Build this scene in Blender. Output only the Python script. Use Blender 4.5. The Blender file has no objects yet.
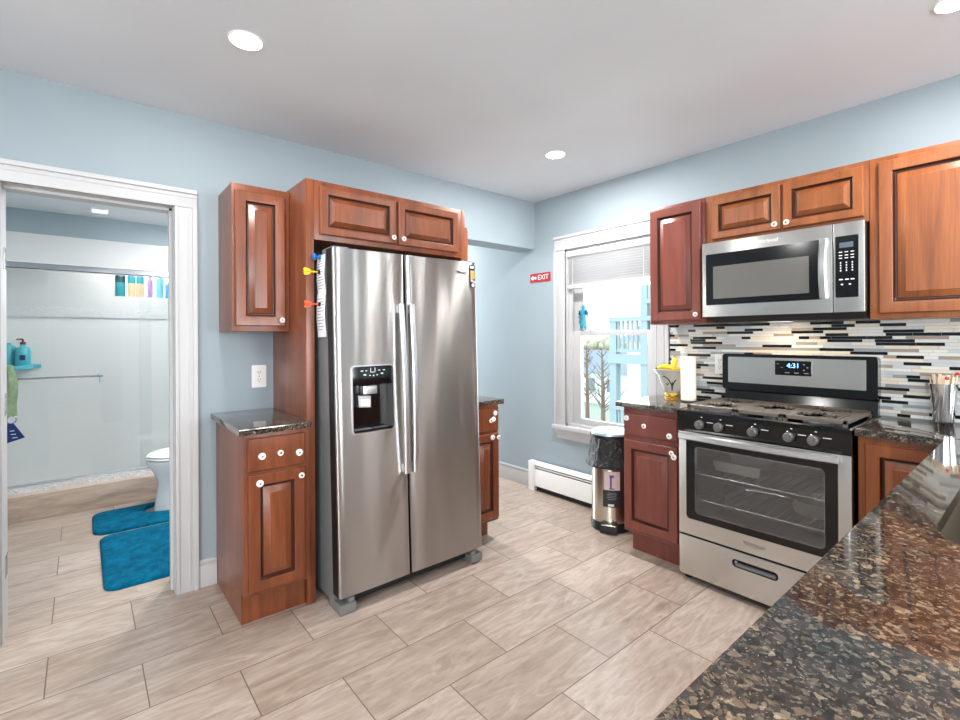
import bpy, bmesh, math, random
from mathutils import Matrix, Vector, Euler
R = math.radians
PI = math.pi
random.seed(7)
sc = bpy.context.scene
COL = sc.collection

# ------------------------------------------------------------------ camera, world, light, exposure
CAM = Vector((-3.07, -2.935, 1.33))
cd = bpy.data.cameras.new('camera')
cd.sensor_width = 36.0
cd.lens = 479.0 / 960.0 * 36.0
cd.shift_y = -22.7 / 960.0
cd.clip_start = 0.02
cam = bpy.data.objects.new('camera', cd)
COL.objects.link(cam)
cam.matrix_world = (Matrix.Translation(CAM) @ Matrix.Rotation(R(50.3 - 90), 4, 'Z')
                    @ Matrix.Rotation(R(90), 4, 'X') @ Matrix.Rotation(R(-0.3), 4, 'Z'))
sc.camera = cam

SKY = 2.6
world = bpy.data.worlds.new('world')
sc.world = world
world.use_nodes = True
wn = world.node_tree.nodes
wn['Background'].inputs['Color'].default_value = (0.90, 0.95, 1.0, 1)
wn['Background'].inputs['Strength'].default_value = SKY

sc.view_settings.view_transform = 'Standard'
sc.view_settings.look = 'None'
sc.view_settings.gamma = 1.0
sc.view_settings.use_curve_mapping = False
sc.view_settings.exposure = 0.42
sc.cycles.use_denoising = True
sc.cycles.max_bounces = 10
sc.cycles.diffuse_bounces = 5
sc.cycles.glossy_bounces = 5
sc.cycles.transparent_max_bounces = 12
sc.cycles.caustics_reflective = False
sc.cycles.caustics_refractive = False
sc.cycles.sample_clamp_indirect = 6.0


def area(name, loc, rot, sx, sy, power, color=(1, 1, 1)):
    l = bpy.data.lights.new(name, 'AREA')
    l.shape = 'RECTANGLE'
    l.size = sx
    l.size_y = sy
    l.energy = power
    l.color = color
    o = bpy.data.objects.new(name, l)
    COL.objects.link(o)
    o.location = loc
    o.rotation_euler = rot
    return o


# area lamps as daylight; front, left, hall and slit ones are added for brightness
area('fill_front', (-5.0, -6.85, 1.45), (R(100), 0, 0), 1.4, 1.4, 120, (0.95, 0.98, 1.0))
area('fill_front', (-1.0, -6.85, 1.45), (R(100), 0, 0), 1.2, 1.4, 105, (0.95, 0.98, 1.0))
area('fill_left', (-6.35, -4.2, 1.45), (R(100), 0, R(-90)), 2.0, 1.4, 135, (0.95, 0.98, 1.0))
area('daylight_kitchen', (0.45, -0.75, 1.25), (R(90), 0, R(90)), 0.9, 1.4, 10, (0.92, 0.97, 1.0))
area('fill_hall', (-0.5, 4.3, 1.2), (R(-90), 0, 0), 0.8, 1.9, 130, (0.95, 0.98, 1.0))  # added lamp inside the closed end of the passage, no opening there
area('streak_light', (0.30, -4.885, 1.25), (R(90), 0, R(90)), 0.33, 2.0, 20, (1.0, 0.97, 0.92))  # pair added behind the slits to streak the refrigerator steel
area('streak_light', (0.30, -4.25, 1.25), (R(90), 0, R(90)), 0.22, 2.0, 13, (0.94, 0.97, 1.0))
area('daylight_shower', (-2.57, 2.98, 1.9), (R(-90), 0, 0), 0.5, 0.3, 7, (0.95, 0.98, 1.0))

LAMP_W = 12.0


# ------------------------------------------------------------------ materials
def lin(c):
    return tuple(((x / 255.0) / 12.92 if x / 255.0 <= 0.04045 else ((x / 255.0 + 0.055) / 1.055) ** 2.4) for x in c) + (1,)


def mat(name, rgb, rough=0.5, metal=0.0, **kw):
    m = bpy.data.materials.new(name)
    m.use_nodes = True
    b = m.node_tree.nodes['Principled BSDF']
    b.inputs['Base Color'].default_value = lin(rgb)
    b.inputs['Roughness'].default_value = rough
    b.inputs['Metallic'].default_value = metal
    for k, v in kw.items():
        b.inputs[k].default_value = v
    return m


def nodes(m):
    nt = m.node_tree
    return nt, nt.nodes, nt.links, nt.nodes['Principled BSDF']


def texco(nt, scale=(1, 1, 1), loc=(0, 0, 0), rot=(0, 0, 0)):
    tc = nt.nodes.new('ShaderNodeTexCoord')
    mp = nt.nodes.new('ShaderNodeMapping')
    mp.inputs['Scale'].default_value = scale
    mp.inputs['Location'].default_value = loc
    mp.inputs['Rotation'].default_value = rot
    nt.links.new(tc.outputs['Object'], mp.inputs['Vector'])
    return mp.outputs['Vector']


def noise(nt, vec, scale, detail=3, rough=0.5, dist=0.0):
    n = nt.nodes.new('ShaderNodeTexNoise')
    n.inputs['Scale'].default_value = scale
    n.inputs['Detail'].default_value = detail
    n.inputs['Roughness'].default_value = rough
    n.inputs['Distortion'].default_value = dist
    nt.links.new(vec, n.inputs['Vector'])
    return n.outputs['Fac']


def ramp(nt, fac, stops, interp='LINEAR'):
    r = nt.nodes.new('ShaderNodeValToRGB')
    r.color_ramp.interpolation = interp
    el = r.color_ramp.elements
    while len(el) < len(stops):
        el.new(0.5)
    for e, (p, c) in zip(el, stops):
        e.position = p
        e.color = lin(c) if len(c) == 3 else c
    nt.links.new(fac, r.inputs['Fac'])
    return r.outputs['Color']


def mix(nt, fac, a, b, mode='MIX'):
    x = nt.nodes.new('ShaderNodeMix')
    x.data_type = 'RGBA'
    x.blend_type = mode
    for sock, val in ((x.inputs[0], fac), (x.inputs[6], a), (x.inputs[7], b)):
        if hasattr(val, 'is_linked') or hasattr(val, 'links'):
            nt.links.new(val, sock)
        elif isinstance(val, (int, float)):
            sock.default_value = val
        else:
            sock.default_value = lin(val)
    return x.outputs[2]


def bump(nt, height, b, strength=0.1, dist=0.01):
    n = nt.nodes.new('ShaderNodeBump')
    n.inputs['Strength'].default_value = strength
    n.inputs['Distance'].default_value = dist
    nt.links.new(height, n.inputs['Height'])
    nt.links.new(n.outputs['Normal'], b.inputs['Normal'])


def paint(name, rgb, rough=0.6, amount=0.02):
    m = mat(name, rgb, rough)
    nt, N, L, b = nodes(m)
    v = texco(nt)
    n = noise(nt, v, 180, 2)
    bump(nt, n, b, 0.06, 0.002)
    n2 = noise(nt, v, 1.3, 2)
    lo = tuple(max(0, c - 255 * amount) for c in rgb)
    hi = tuple(min(255, c + 255 * amount * 0.6) for c in rgb)
    L.new(ramp(nt, n2, [(0.3, lo), (0.7, hi)]), b.inputs['Base Color'])
    return m


M = {}
M['wall'] = paint('blue_wall_paint', (150, 163, 170), 0.6)
M['ceiling'] = paint('ceiling_paint', (224, 229, 234), 0.8)
M['trim'] = paint('white_trim_paint', (190, 190, 191), 0.4, 0.005)
M['white_plastic'] = mat('white_plastic', (238, 238, 236), 0.35)
M['white_tile'] = mat('white_wall_tile', (208, 209, 209), 0.15)
M['porcelain'] = mat('white_porcelain', (240, 240, 240), 0.08)
M['black_gloss'] = mat('black_gloss_enamel', (9, 10, 12), 0.12)
M['black_plastic'] = mat('black_plastic', (20, 21, 23), 0.4)
M['dark_rubber'] = mat('dark_rubber', (30, 30, 32), 0.7)
M['grey_plastic'] = mat('grey_plastic', (120, 124, 128), 0.4)
M['side_grey'] = mat('grey_cabinet_steel', (128, 129, 130), 0.4, 0.3)
M['chrome'] = mat('chrome', (215, 216, 218), 0.12, 1.0)
M['paper'] = mat('paper', (236, 237, 242), 0.8)
M['lamp'] = mat('lamp_diffuser', (255, 255, 255), 0.5, 0, **{'Emission Color': (1, 0.97, 0.92, 1), 'Emission Strength': 14.0})
M['globe'] = mat('fill_globe_glow', (255, 255, 255), 0.5, 0, **{'Emission Color': (1, 0.98, 0.95, 1), 'Emission Strength': 175.0})  # glow of the globe added to brighten the bathroom
M['panel_lamp'] = mat('panel_lamp', (250, 250, 250), 0.5, 0, **{'Emission Color': (1, 1, 1, 1), 'Emission Strength': 0.7})
M['display_blue'] = mat('blue_display_digits', (90, 170, 255), 0.5, 0, **{'Emission Color': lin((120, 190, 255)), 'Emission Strength': 3.0})
M['white_ink'] = mat('white_ink', (225, 228, 230), 0.6)
M['grey_ink'] = mat('grey_ink', (120, 122, 126), 0.6)
M['dark_ink'] = mat('dark_ink', (38, 38, 42), 0.5)
M['lcd'] = mat('grey_lcd', (88, 100, 110), 0.2)
M['gold'] = mat('gold_paint', (222, 178, 70), 0.3, 0.5)
M['yellow'] = mat('yellow_plastic', (245, 205, 20), 0.4)
M['orange'] = mat('orange_plastic', (236, 84, 38), 0.4)
M['blue_plastic'] = mat('blue_plastic', (30, 105, 175), 0.35)
M['teal_plastic'] = mat('teal_plastic', (70, 165, 180), 0.35)
M['navy'] = mat('navy_cloth', (22, 42, 96), 0.9)
M['sign_red'] = mat('sign_red', (168, 22, 26), 0.35)
M['banana'] = mat('banana_peel', (240, 200, 40), 0.5)
M['banana_tip'] = mat('banana_tip', (60, 45, 20), 0.7)
M['slat'] = mat('blind_vinyl', (204, 204, 205), 0.5)


def wood(name, dark, light, rough=0.30):
    m = mat(name, dark, rough)
    nt, N, L, b = nodes(m)
    v = texco(nt, (9, 9, 0.9))
    n = noise(nt, v, 1.5, 4, 0.55, 0.8)
    v2 = texco(nt, (90, 90, 3))
    n2 = noise(nt, v2, 2.0, 3, 0.6)
    c1 = ramp(nt, n, [(0.25, dark), (0.75, light)])
    c2 = ramp(nt, n2, [(0.3, (228, 225, 222)), (0.7, (255, 255, 255))])
    L.new(mix(nt, 1.0, c1, c2, 'MULTIPLY'), b.inputs['Base Color'])
    b.inputs['Coat Weight'].default_value = 0.15
    b.inputs['Coat Roughness'].default_value = 0.35
    bump(nt, n2, b, 0.03, 0.002)
    return m


M['wood'] = wood('cherry_wood', (98, 50, 29), (148, 82, 49))
M['groove_wood'] = mat('dark_groove_wood', (58, 24, 13), 0.35)
M['wood_dark'] = wood('cherry_wood_reddish', (104, 52, 43), (136, 72, 59))
M['wood_warm'] = wood('cherry_wood_orange', (116, 62, 32), (170, 100, 53))


def steel(name, rgb=(208, 207, 204), rough=0.27, vertical=True, wave=0.0, aniso=0.6):
    m = mat(name, rgb, rough, 1.0)
    nt, N, L, b = nodes(m)
    v = texco(nt, (2, 2, 420))
    n = noise(nt, v, 1.0, 2)
    r = nt.nodes.new('ShaderNodeMapRange')
    r.inputs[3].default_value = rough - 0.004
    r.inputs[4].default_value = rough + 0.004
    L.new(n, r.inputs[0])
    L.new(r.outputs[0], b.inputs['Roughness'])
    b.inputs['Anisotropic'].default_value = aniso
    b.inputs['Anisotropic Rotation'].default_value = 0.25
    t = nt.nodes.new('ShaderNodeTangent')
    t.direction_type = 'RADIAL'
    t.axis = 'Z'
    L.new(t.outputs[0], b.inputs['Tangent'])
    if wave:
        v2 = texco(nt, (5.5, 5.5, 0.55))
        n2 = noise(nt, v2, 1.0, 1.5, 0.4)
        bump(nt, n2, b, wave, 0.03)
    return m


M['steel'] = steel('brushed_stainless_steel')
M['steel_door'] = steel('brushed_door_steel', (182, 180, 177), 0.30, True, 0.4, 1.0)
M['steel_light'] = steel('satin_handle_steel', (222, 224, 226), 0.3)
M['steel_can'] = steel('polished_bin_steel', (205, 200, 190), 0.22)


def granite(name='granite'):
    m = mat(name, (60, 55, 50), 0.07)
    nt, N, L, b = nodes(m)
    v = texco(nt)
    # warp the coordinates a little so that the blotches are irregular
    vo = nt.nodes.new('ShaderNodeTexVoronoi')
    vo.inputs['Scale'].default_value = 115
    vo.inputs['Randomness'].default_value = 1.0
    wn_ = nt.nodes.new('ShaderNodeTexNoise')
    wn_.inputs['Scale'].default_value = 45
    wn_.inputs['Detail'].default_value = 3
    L.new(v, wn_.inputs['Vector'])
    wm = nt.nodes.new('ShaderNodeMixRGB')
    wm.blend_type = 'ADD'
    wm.inputs['Fac'].default_value = 0.018
    L.new(v, wm.inputs[1])
    L.new(wn_.outputs['Color'], wm.inputs[2])
    L.new(wm.outputs[0], vo.inputs['Vector'])
    sep = nt.nodes.new('ShaderNodeSeparateColor')
    L.new(vo.outputs['Color'], sep.inputs[0])
    cells = ramp(nt, sep.outputs[0], [(0.0, (16, 16, 17)), (0.25, (30, 29, 29)), (0.42, (62, 52, 45)), (0.56, (54, 58, 60)),
                                     (0.70, (92, 74, 60)), (0.82, (76, 76, 75)), (0.91, (128, 112, 94)), (0.98, (180, 166, 144))])
    vo2 = nt.nodes.new('ShaderNodeTexVoronoi')
    vo2.inputs['Scale'].default_value = 210
    L.new(wm.outputs[0], vo2.inputs['Vector'])
    sep2 = nt.nodes.new('ShaderNodeSeparateColor')
    L.new(vo2.outputs['Color'], sep2.inputs[0])
    c2 = ramp(nt, sep2.outputs[1], [(0.0, (16, 16, 17)), (0.45, (58, 51, 46)), (0.75, (84, 80, 76)), (0.96, (168, 154, 134))])
    cells = mix(nt, 0.45, cells, c2)
    n = noise(nt, v, 3.2, 4, 0.6)
    tint = ramp(nt, n, [(0.35, (190, 200, 208)), (0.6, (238, 222, 208))])
    c = mix(nt, 1.0, cells, tint, 'MULTIPLY')
    n3 = noise(nt, v, 260, 2)
    sp = ramp(nt, n3, [(0.66, (0, 0, 0)), (0.72, (255, 255, 255))])
    L.new(mix(nt, sp, c, (150, 138, 120)), b.inputs['Base Color'])
    b.inputs['Coat Weight'].default_value = 0.4
    b.inputs['Coat Roughness'].default_value = 0.02
    return m


M['granite'] = granite()


def floor_tile():
    m = mat('wood_look_floor_tile', (190, 172, 158), 0.32)
    nt, N, L, b = nodes(m)
    v = texco(nt, (1, 1, 1), (2.291, 1.143 + 0.303 * 20, 0))
    br = nt.nodes.new('ShaderNodeTexBrick')
    br.offset = 0.5
    br.offset_frequency = 2
    br.squash = 1.0
    br.inputs['Scale'].default_value = 1.0
    br.inputs['Brick Width'].default_value = 0.5961
    br.inputs['Row Height'].default_value = 0.303
    br.inputs['Mortar Size'].default_value = 0.0022
    br.inputs['Mortar Smooth'].default_value = 0.1
    br.inputs['Bias'].default_value = 0.0
    br.inputs['Color1'].default_value = (0, 0, 0, 1)
    br.inputs['Color2'].default_value = (1, 1, 1, 1)
    br.inputs['Mortar'].default_value = (0.5, 0.5, 0.5, 1)
    L.new(v, br.inputs['Vector'])
    # per-tile offset for the veins
    mp = nt.nodes.new('ShaderNodeVectorMath')
    mp.operation = 'MULTIPLY_ADD'
    L.new(br.outputs['Color'], mp.inputs[0])
    mp.inputs[1].default_value = (7, 11, 5)
    L.new(texco(nt, (1.1, 5.0, 1), rot=(0, 0, R(9))), mp.inputs[2])
    vein = noise(nt, mp.outputs[0], 1.6, 5, 0.55, 1.4)
    fine = noise(nt, mp.outputs[0], 7.0, 4, 0.6, 0.8)
    c = ramp(nt, vein, [(0.30, (177, 158, 144)), (0.45, (196, 179, 165)), (0.52, (205, 189, 176)), (0.58, (186, 168, 154)), (0.75, (206, 191, 178))])
    c2 = ramp(nt, fine, [(0.3, (226, 220, 215)), (0.65, (255, 255, 255))])
    c = mix(nt, 1.0, c, c2, 'MULTIPLY')
    tone = ramp(nt, br.outputs['Color'], [(0.0, (218, 216, 214)), (1.0, (241, 242, 245))])
    c = mix(nt, 1.0, c, tone, 'MULTIPLY')
    L.new(mix(nt, br.outputs['Fac'], c, (98, 80, 68)), b.inputs['Base Color'])
    return m


M['floor'] = floor_tile()


def simple_vein(name, a, c, scale=(2, 2, 12), rough=0.3):
    m = mat(name, a, rough)
    nt, N, L, b = nodes(m)
    n = noise(nt, texco(nt, scale), 1.6, 5, 0.55, 1.2)
    L.new(ramp(nt, n, [(0.3, a), (0.65, c)]), b.inputs['Base Color'])
    return m


M['curb_tile'] = simple_vein('curb_tile', (160, 140, 126), (196, 178, 162))
M['marble'] = simple_vein('marble_mosaic', (176, 178, 180), (232, 232, 232), (30, 30, 60), 0.2)
M['accent'] = simple_vein('grey_accent_tile', (196, 198, 200), (222, 223, 224), (30, 30, 60), 0.2)


def fuzzy(name, a, c, scale=60):
    m = mat(name, a, 0.95)
    nt, N, L, b = nodes(m)
    n = noise(nt, texco(nt), 16, 6, 0.75)
    L.new(ramp(nt, n, [(0.35, a), (0.7, c)]), b.inputs['Base Color'])
    n2 = noise(nt, texco(nt), scale * 5, 2)
    bump(nt, n2, b, 0.8, 0.01)
    b.inputs['Specular IOR Level'].default_value = 0.1
    return m


M['rug'] = fuzzy('blue_shag', (0, 74, 104), (0, 118, 152))
M['towel'] = fuzzy('green_towel', (120, 142, 110), (158, 176, 144))
M['bag'] = mat('black_bin_bag', (24, 25, 27), 0.28)
nt, N_, L_, b_ = nodes(M['bag'])
bump(nt, noise(nt, texco(nt, (1, 1, 0.5)), 42, 4, 0.6, 1.0), b_, 0.9, 0.02)
M['lid'] = mat('pale_lid', (178, 200, 208), 0.25, 0.3)


def glass(name, tint=(1, 1, 1, 1), refl=0.06, rough=0.0):
    m = bpy.data.materials.new(name)
    m.use_nodes = True
    nt = m.node_tree
    nt.nodes.clear()
    o = nt.nodes.new('ShaderNodeOutputMaterial')
    t = nt.nodes.new('ShaderNodeBsdfTransparent')
    t.inputs[0].default_value = tint
    g = nt.nodes.new('ShaderNodeBsdfGlossy')
    g.inputs['Roughness'].default_value = rough
    x = nt.nodes.new('ShaderNodeMixShader')
    fr = nt.nodes.new('ShaderNodeFresnel')
    fr.inputs['IOR'].default_value = 1.45
    mr = nt.nodes.new('ShaderNodeMath')
    mr.operation = 'ADD'
    mr.inputs[1].default_value = refl
    nt.links.new(fr.outputs[0], mr.inputs[0])
    geo = nt.nodes.new('ShaderNodeNewGeometry')          # only the face towards the viewer reflects, the far face of the pane lets light out
    inv = nt.nodes.new('ShaderNodeMath')
    inv.operation = 'SUBTRACT'
    inv.inputs[0].default_value = 1.0
    nt.links.new(geo.outputs['Backfacing'], inv.inputs[1])
    mu = nt.nodes.new('ShaderNodeMath')
    mu.operation = 'MULTIPLY'
    nt.links.new(mr.outputs[0], mu.inputs[0])
    nt.links.new(inv.outputs[0], mu.inputs[1])
    nt.links.new(mu.outputs[0], x.inputs[0])
    nt.links.new(t.outputs[0], x.inputs[1])
    nt.links.new(g.outputs[0], x.inputs[2])
    nt.links.new(x.outputs[0], o.inputs[0])
    return m


M['window_glass'] = glass('window_glass', (0.97, 0.99, 1, 1), 0.0)
M['shower_glass'] = glass('shower_glass', (0.97, 0.98, 0.98, 1), 0.02)
M['oven_glass'] = glass('smoked_oven_glass', (0.80, 0.81, 0.82, 1), 0.12)
M['micro_glass'] = mat('microwave_window', (102, 100, 97), 0.12)
M['oven_wall'] = mat('oven_enamel', (150, 150, 152), 0.4)
M['rack'] = mat('rack_wire', (190, 190, 190), 0.3, 1.0)
M['foil'] = mat('foil_pan', (205, 206, 200), 0.35, 0.4)
M['knob'] = mat('white_ceramic', (236, 226, 218), 0.25)
M['knob_dot'] = mat('copper_dot', (150, 110, 90), 0.3, 0.6)
M['burner'] = mat('burner_iron', (16, 16, 17), 0.6)
M['grate'] = mat('grate_iron', (112, 104, 96), 0.38, 0.35)
M['range_knob'] = mat('satin_knob', (118, 118, 118), 0.4, 0.6)
M['vase'] = mat('vase_glaze', (188, 186, 174), 0.2)
M['towel_paper'] = mat('paper_towel', (238, 226, 212), 0.9)
M['stick'] = mat('pale_wood_stick', (236, 212, 186), 0.7)
M['stick_red'] = mat('red_stick', (214, 60, 60), 0.5)
M['sink'] = mat('sink_steel', (132, 120, 104), 0.35, 0.8)
M['deck'] = mat('deck_paint', (146, 166, 170), 0.7)
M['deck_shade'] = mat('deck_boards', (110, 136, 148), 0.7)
M['bark'] = mat('bark', (120, 106, 92), 0.9)
M['siding'] = mat('cream_siding', (226, 206, 184), 0.8)
M['siding_white'] = mat('white_siding', (214, 226, 228), 0.8)
M['roof'] = mat('grey_roof', (118, 132, 142), 0.9)
M['lawn'] = fuzzy('lawn', (128, 142, 128), (170, 180, 168), 4)
M['hedge'] = fuzzy('hedge', (150, 156, 138), (204, 196, 176), 10)
M['dark_pane'] = mat('dark_pane', (120, 134, 142), 0.3)
M['bottle_green'] = mat('dark_green_plastic', (8, 60, 62), 0.3)
M['bottle_teal'] = mat('teal_shampoo', (40, 142, 156), 0.3)
M['bottle_purple'] = mat('purple_plastic', (160, 130, 178), 0.3)
M['bottle_aqua'] = mat('aqua_plastic', (110, 190, 208), 0.3)
M['bottle_sky'] = mat('sky_blue_plastic', (70, 160, 206), 0.3)
M['maroon'] = mat('maroon_pump', (92, 30, 40), 0.4)
M['toy'] = mat('toy_teal', (52, 142, 166), 0.4)
M['toy_dark'] = mat('toy_dark_blue', (26, 66, 84), 0.5)
M['tan'] = mat('tan_stone', (206, 186, 150), 0.7)
M['sticker_tan'] = mat('sticker_tan', (196, 170, 110), 0.5)
M['sticker_pink'] = mat('sticker_pink', (214, 190, 190), 0.5)
M['purple_ink'] = mat('purple_ink', (86, 78, 130), 0.5)
M['tile_black'] = mat('mosaic_black', (16, 17, 20), 0.08)
M['tile_white'] = mat('mosaic_white', (222, 222, 216), 0.12)
M['tile_pearl'] = mat('mosaic_pearl', (196, 200, 200), 0.12)
M['tile_grey'] = mat('mosaic_grey', (150, 152, 152), 0.15)
M['tile_taupe'] = mat('mosaic_taupe', (160, 146, 134), 0.2)
M['tile_cream'] = mat('mosaic_cream', (226, 214, 196), 0.15)
M['grout'] = mat('grout', (176, 176, 172), 0.8)


# ------------------------------------------------------------------ mesh helpers
I4 = Matrix.Identity(4)


def FA(y):
    """frame on a face looking towards -y: (u, v, n) -> (u, y - n, v)"""
    return Matrix(((1, 0, 0, 0), (0, 0, -1, y), (0, 1, 0, 0), (0, 0, 0, 1)))


def FB(x):
    """frame on a face looking towards -x: (u, v, n) -> (x - n, -u, v)"""
    return Matrix(((0, 0, -1, x), (-1, 0, 0, 0), (0, 1, 0, 0), (0, 0, 0, 1)))


class MB:
    def __init__(self, X=I4):
        self.bm = bmesh.new()
        self.mats = []
        self.cur = 0
        self.X = X

    def m(self, key):
        mt = M[key] if isinstance(key, str) else key
        if mt not in self.mats:
            self.mats.append(mt)
        self.cur = self.mats.index(mt)
        return self

    def _paint(self, faces):
        for f in faces:
            f.material_index = self.cur

    def verts(self, pts, X=None):
        X = self.X if X is None else X
        return [self.bm.verts.new(X @ Vector(p)) for p in pts]

    def face(self, vs):
        try:
            f = self.bm.faces.new(vs)
            f.material_index = self.cur
            return f
        except ValueError:
            return None

    def box(self, x0, x1, y0, y1, z0, z1, bev=0.0, seg=2, X=None):
        x0, x1 = min(x0, x1), max(x0, x1)
        y0, y1 = min(y0, y1), max(y0, y1)
        z0, z1 = min(z0, z1), max(z0, z1)
        v = self.verts([(x0, y0, z0), (x1, y0, z0), (x1, y1, z0), (x0, y1, z0),
                        (x0, y0, z1), (x1, y0, z1), (x1, y1, z1), (x0, y1, z1)], X)
        fs = [self.face([v[i] for i in q]) for q in
              ((0, 3, 2, 1), (4, 5, 6, 7), (0, 1, 5, 4), (1, 2, 6, 5), (2, 3, 7, 6), (3, 0, 4, 7))]
        if bev:
            es = set()
            for f in fs:
                es.update(f.edges)
            r = bmesh.ops.bevel(self.bm, geom=list(es), offset=bev, segments=seg, profile=0.7, affect='EDGES')
            self._paint(r['faces'])
        return self

    def rings(self, rings, closed=True, cap0=True, cap1=True, X=None):
        vs = [self.verts(r, X) for r in rings]
        n = len(vs[0])
        for a, b in zip(vs[:-1], vs[1:]):
            for i in range(n if closed else n - 1):
                j = (i + 1) % n
                self.face([a[i], a[j], b[j], b[i]])
        if cap0:
            self.face(list(reversed(vs[0])))
        if cap1:
            self.face(vs[-1])
        return self

    def lathe(self, prof, X=None, seg=24, sx=1.0, sy=1.0, wob=None):
        X = self.X if X is None else self.X @ X
        rr = []
        for k, (r, z) in enumerate(prof):
            rr.append([(math.cos(2 * PI * i / seg) * r * sx * (wob(i, k) if wob else 1),
                        math.sin(2 * PI * i / seg) * r * sy * (wob(i, k) if wob else 1), z) for i in range(seg)])
        return self.rings(rr, True, True, True, X)

    def tube(self, pts, r, seg=8, X=None, flat=1.0):
        pts = [Vector(p) for p in pts]
        n = len(pts)
        rad = r if isinstance(r, (list, tuple)) else [r] * n
        t0 = (pts[1] - pts[0]).normalized()
        up = Vector((0, 0, 1)) if abs(t0.z) < 0.9 else Vector((1, 0, 0))
        s = t0.cross(up).normalized()
        out = []
        for i in range(n):
            t = ((pts[min(i + 1, n - 1)] - pts[max(i - 1, 0)])).normalized()
            s = (s - t * s.dot(t)).normalized()
            u = s.cross(t)
            out.append([pts[i] + (s * math.cos(2 * PI * k / seg) + u * math.sin(2 * PI * k / seg) * flat) * rad[i] for k in range(seg)])
        return self.rings(out, True, True, True, X)

    def prism(self, poly, z0, z1, X=None):
        return self.rings([[(p[0], p[1], z0) for p in poly], [(p[0], p[1], z1) for p in poly]], True, True, True, X)

    def ball(self, c, r, seg=14, sx=1, sy=1, sz=1, X=None):
        prof = [(max(1e-4, math.sin(PI * k / 10) * r), -math.cos(PI * k / 10) * r * sz) for k in range(11)]
        return self.lathe(prof, (X or I4) @ Matrix.Translation(c), seg, sx, sy)

    def panel(self, u0, u1, v0, v1, prof, X=None):
        """mitred raised panel: rectangular loops at (inset, height)"""
        rr = [[(u0 + i, v0 + i, h), (u1 - i, v0 + i, h), (u1 - i, v1 - i, h), (u0 + i, v1 - i, h)] for i, h in prof]
        return self.rings(rr, True, True, True, X)

    def mesh(self, name, base=Vector((0, 0, 0)), smooth=35):
        bm = self.bm
        bmesh.ops.recalc_face_normals(bm, faces=bm.faces)
        for v in bm.verts:
            v.co -= base
        me = bpy.data.meshes.new(name)
        bm.to_mesh(me)
        bm.free()
        for mt in self.mats:
            me.materials.append(mt)
        shade(me, smooth)
        return me

    def build(self, name, parent=None, smooth=35, base=None):
        if base is None:
            base = Vector((0, 0, 0))
            if parent is not None:
                p = parent
                while p.parent is not None:
                    p = p.parent
                base = p.location.copy()
        me = self.mesh(name, base, smooth)
        o = bpy.data.objects.new(name, me)
        COL.objects.link(o)
        if parent is not None:
            o.parent = parent
        else:
            o.location = base
        return o


def shade(me, smooth):
    if smooth:
        for p in me.polygons:
            p.use_smooth = True
        me.set_sharp_from_angle(angle=R(smooth))


def thing(name, label, cat, loc=(0, 0, 0), group=None):
    o = bpy.data.objects.new(name, None)
    o.empty_display_size = 0.05
    COL.objects.link(o)
    o.location = loc
    o['label'] = label
    o['category'] = cat
    if group:
        o['group'] = group
    return o


def tag(o, label, cat, group=None):
    o['label'] = label
    o['category'] = cat
    if group:
        o['group'] = group
    return o


def struct(o):
    o['kind'] = 'structure'
    return o


def solo(mb, name, loc, label, cat, group=None, smooth=35):
    o = mb.build(name, None, smooth, Vector(loc))
    return tag(o, label, cat, group)


def dup(root, loc, label=None, group=None, rot=None):
    r = root.copy()
    COL.objects.link(r)
    r.location = loc
    if rot is not None:
        r.rotation_euler = rot
    if label:
        r['label'] = label
    if group:
        r['group'] = group
    for ch in root.children:
        c = ch.copy()
        COL.objects.link(c)
        c.parent = r
        for g in ch.children:
            d = g.copy()
            COL.objects.link(d)
            d.parent = c
    return r


def cut(obj, mb, base=Vector((0, 0, 0)), smooth=35):
    """boolean difference baked into obj's mesh"""
    cme = mb.mesh('cutter', base, 0)
    co = bpy.data.objects.new('cutter', cme)
    COL.objects.link(co)
    co.location = base
    md = obj.modifiers.new('cut', 'BOOLEAN')
    md.operation = 'DIFFERENCE'
    md.solver = 'EXACT'
    md.object = co
    bpy.context.view_layer.update()
    dg = bpy.context.evaluated_depsgraph_get()
    new = bpy.data.meshes.new_from_object(obj.evaluated_get(dg))
    obj.modifiers.clear()
    old = obj.data
    obj.data = new
    new.name = old.name
    bpy.data.objects.remove(co)
    shade(new, smooth)
    return obj


def text_into(mb, s, X, size, mkey, thick=0.0008, spacing=1.0, align='CENTER'):
    """letters as thin solid shapes in frame X (u right, v up, n out), centred at its origin"""
    cu = bpy.data.curves.new('letters', 'FONT')
    cu.body = s
    cu.size = size
    cu.align_x = align
    cu.align_y = 'CENTER'
    cu.extrude = thick
    cu.space_character = spacing
    cu.resolution_u = 3
    ob = bpy.data.objects.new('letters', cu)
    COL.objects.link(ob)
    bpy.context.view_layer.update()
    me = bpy.data.meshes.new_from_object(ob.evaluated_get(bpy.context.evaluated_depsgraph_get()))
    bpy.data.objects.remove(ob)
    mb.m(mkey)
    vs = mb.verts([v.co for v in me.vertices], X)
    for p in me.polygons:
        mb.face([vs[i] for i in p.vertices])
    return mb


def T(x, y, z=0):
    return Matrix.Translation((x, y, z))


def arc(cx, cy, r, a0, a1, n):
    return [(cx + r * math.cos(a0 + (a1 - a0) * i / n), cy + r * math.sin(a0 + (a1 - a0) * i / n)) for i in range(n + 1)]


def rrect(x0, x1, y0, y1, r, n=6):
    return (arc(x1 - r, y1 - r, r, 0, PI / 2, n) + arc(x0 + r, y1 - r, r, PI / 2, PI, n)
            + arc(x0 + r, y0 + r, r, PI, 1.5 * PI, n) + arc(x1 - r, y0 + r, r, 1.5 * PI, 2 * PI, n))


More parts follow.
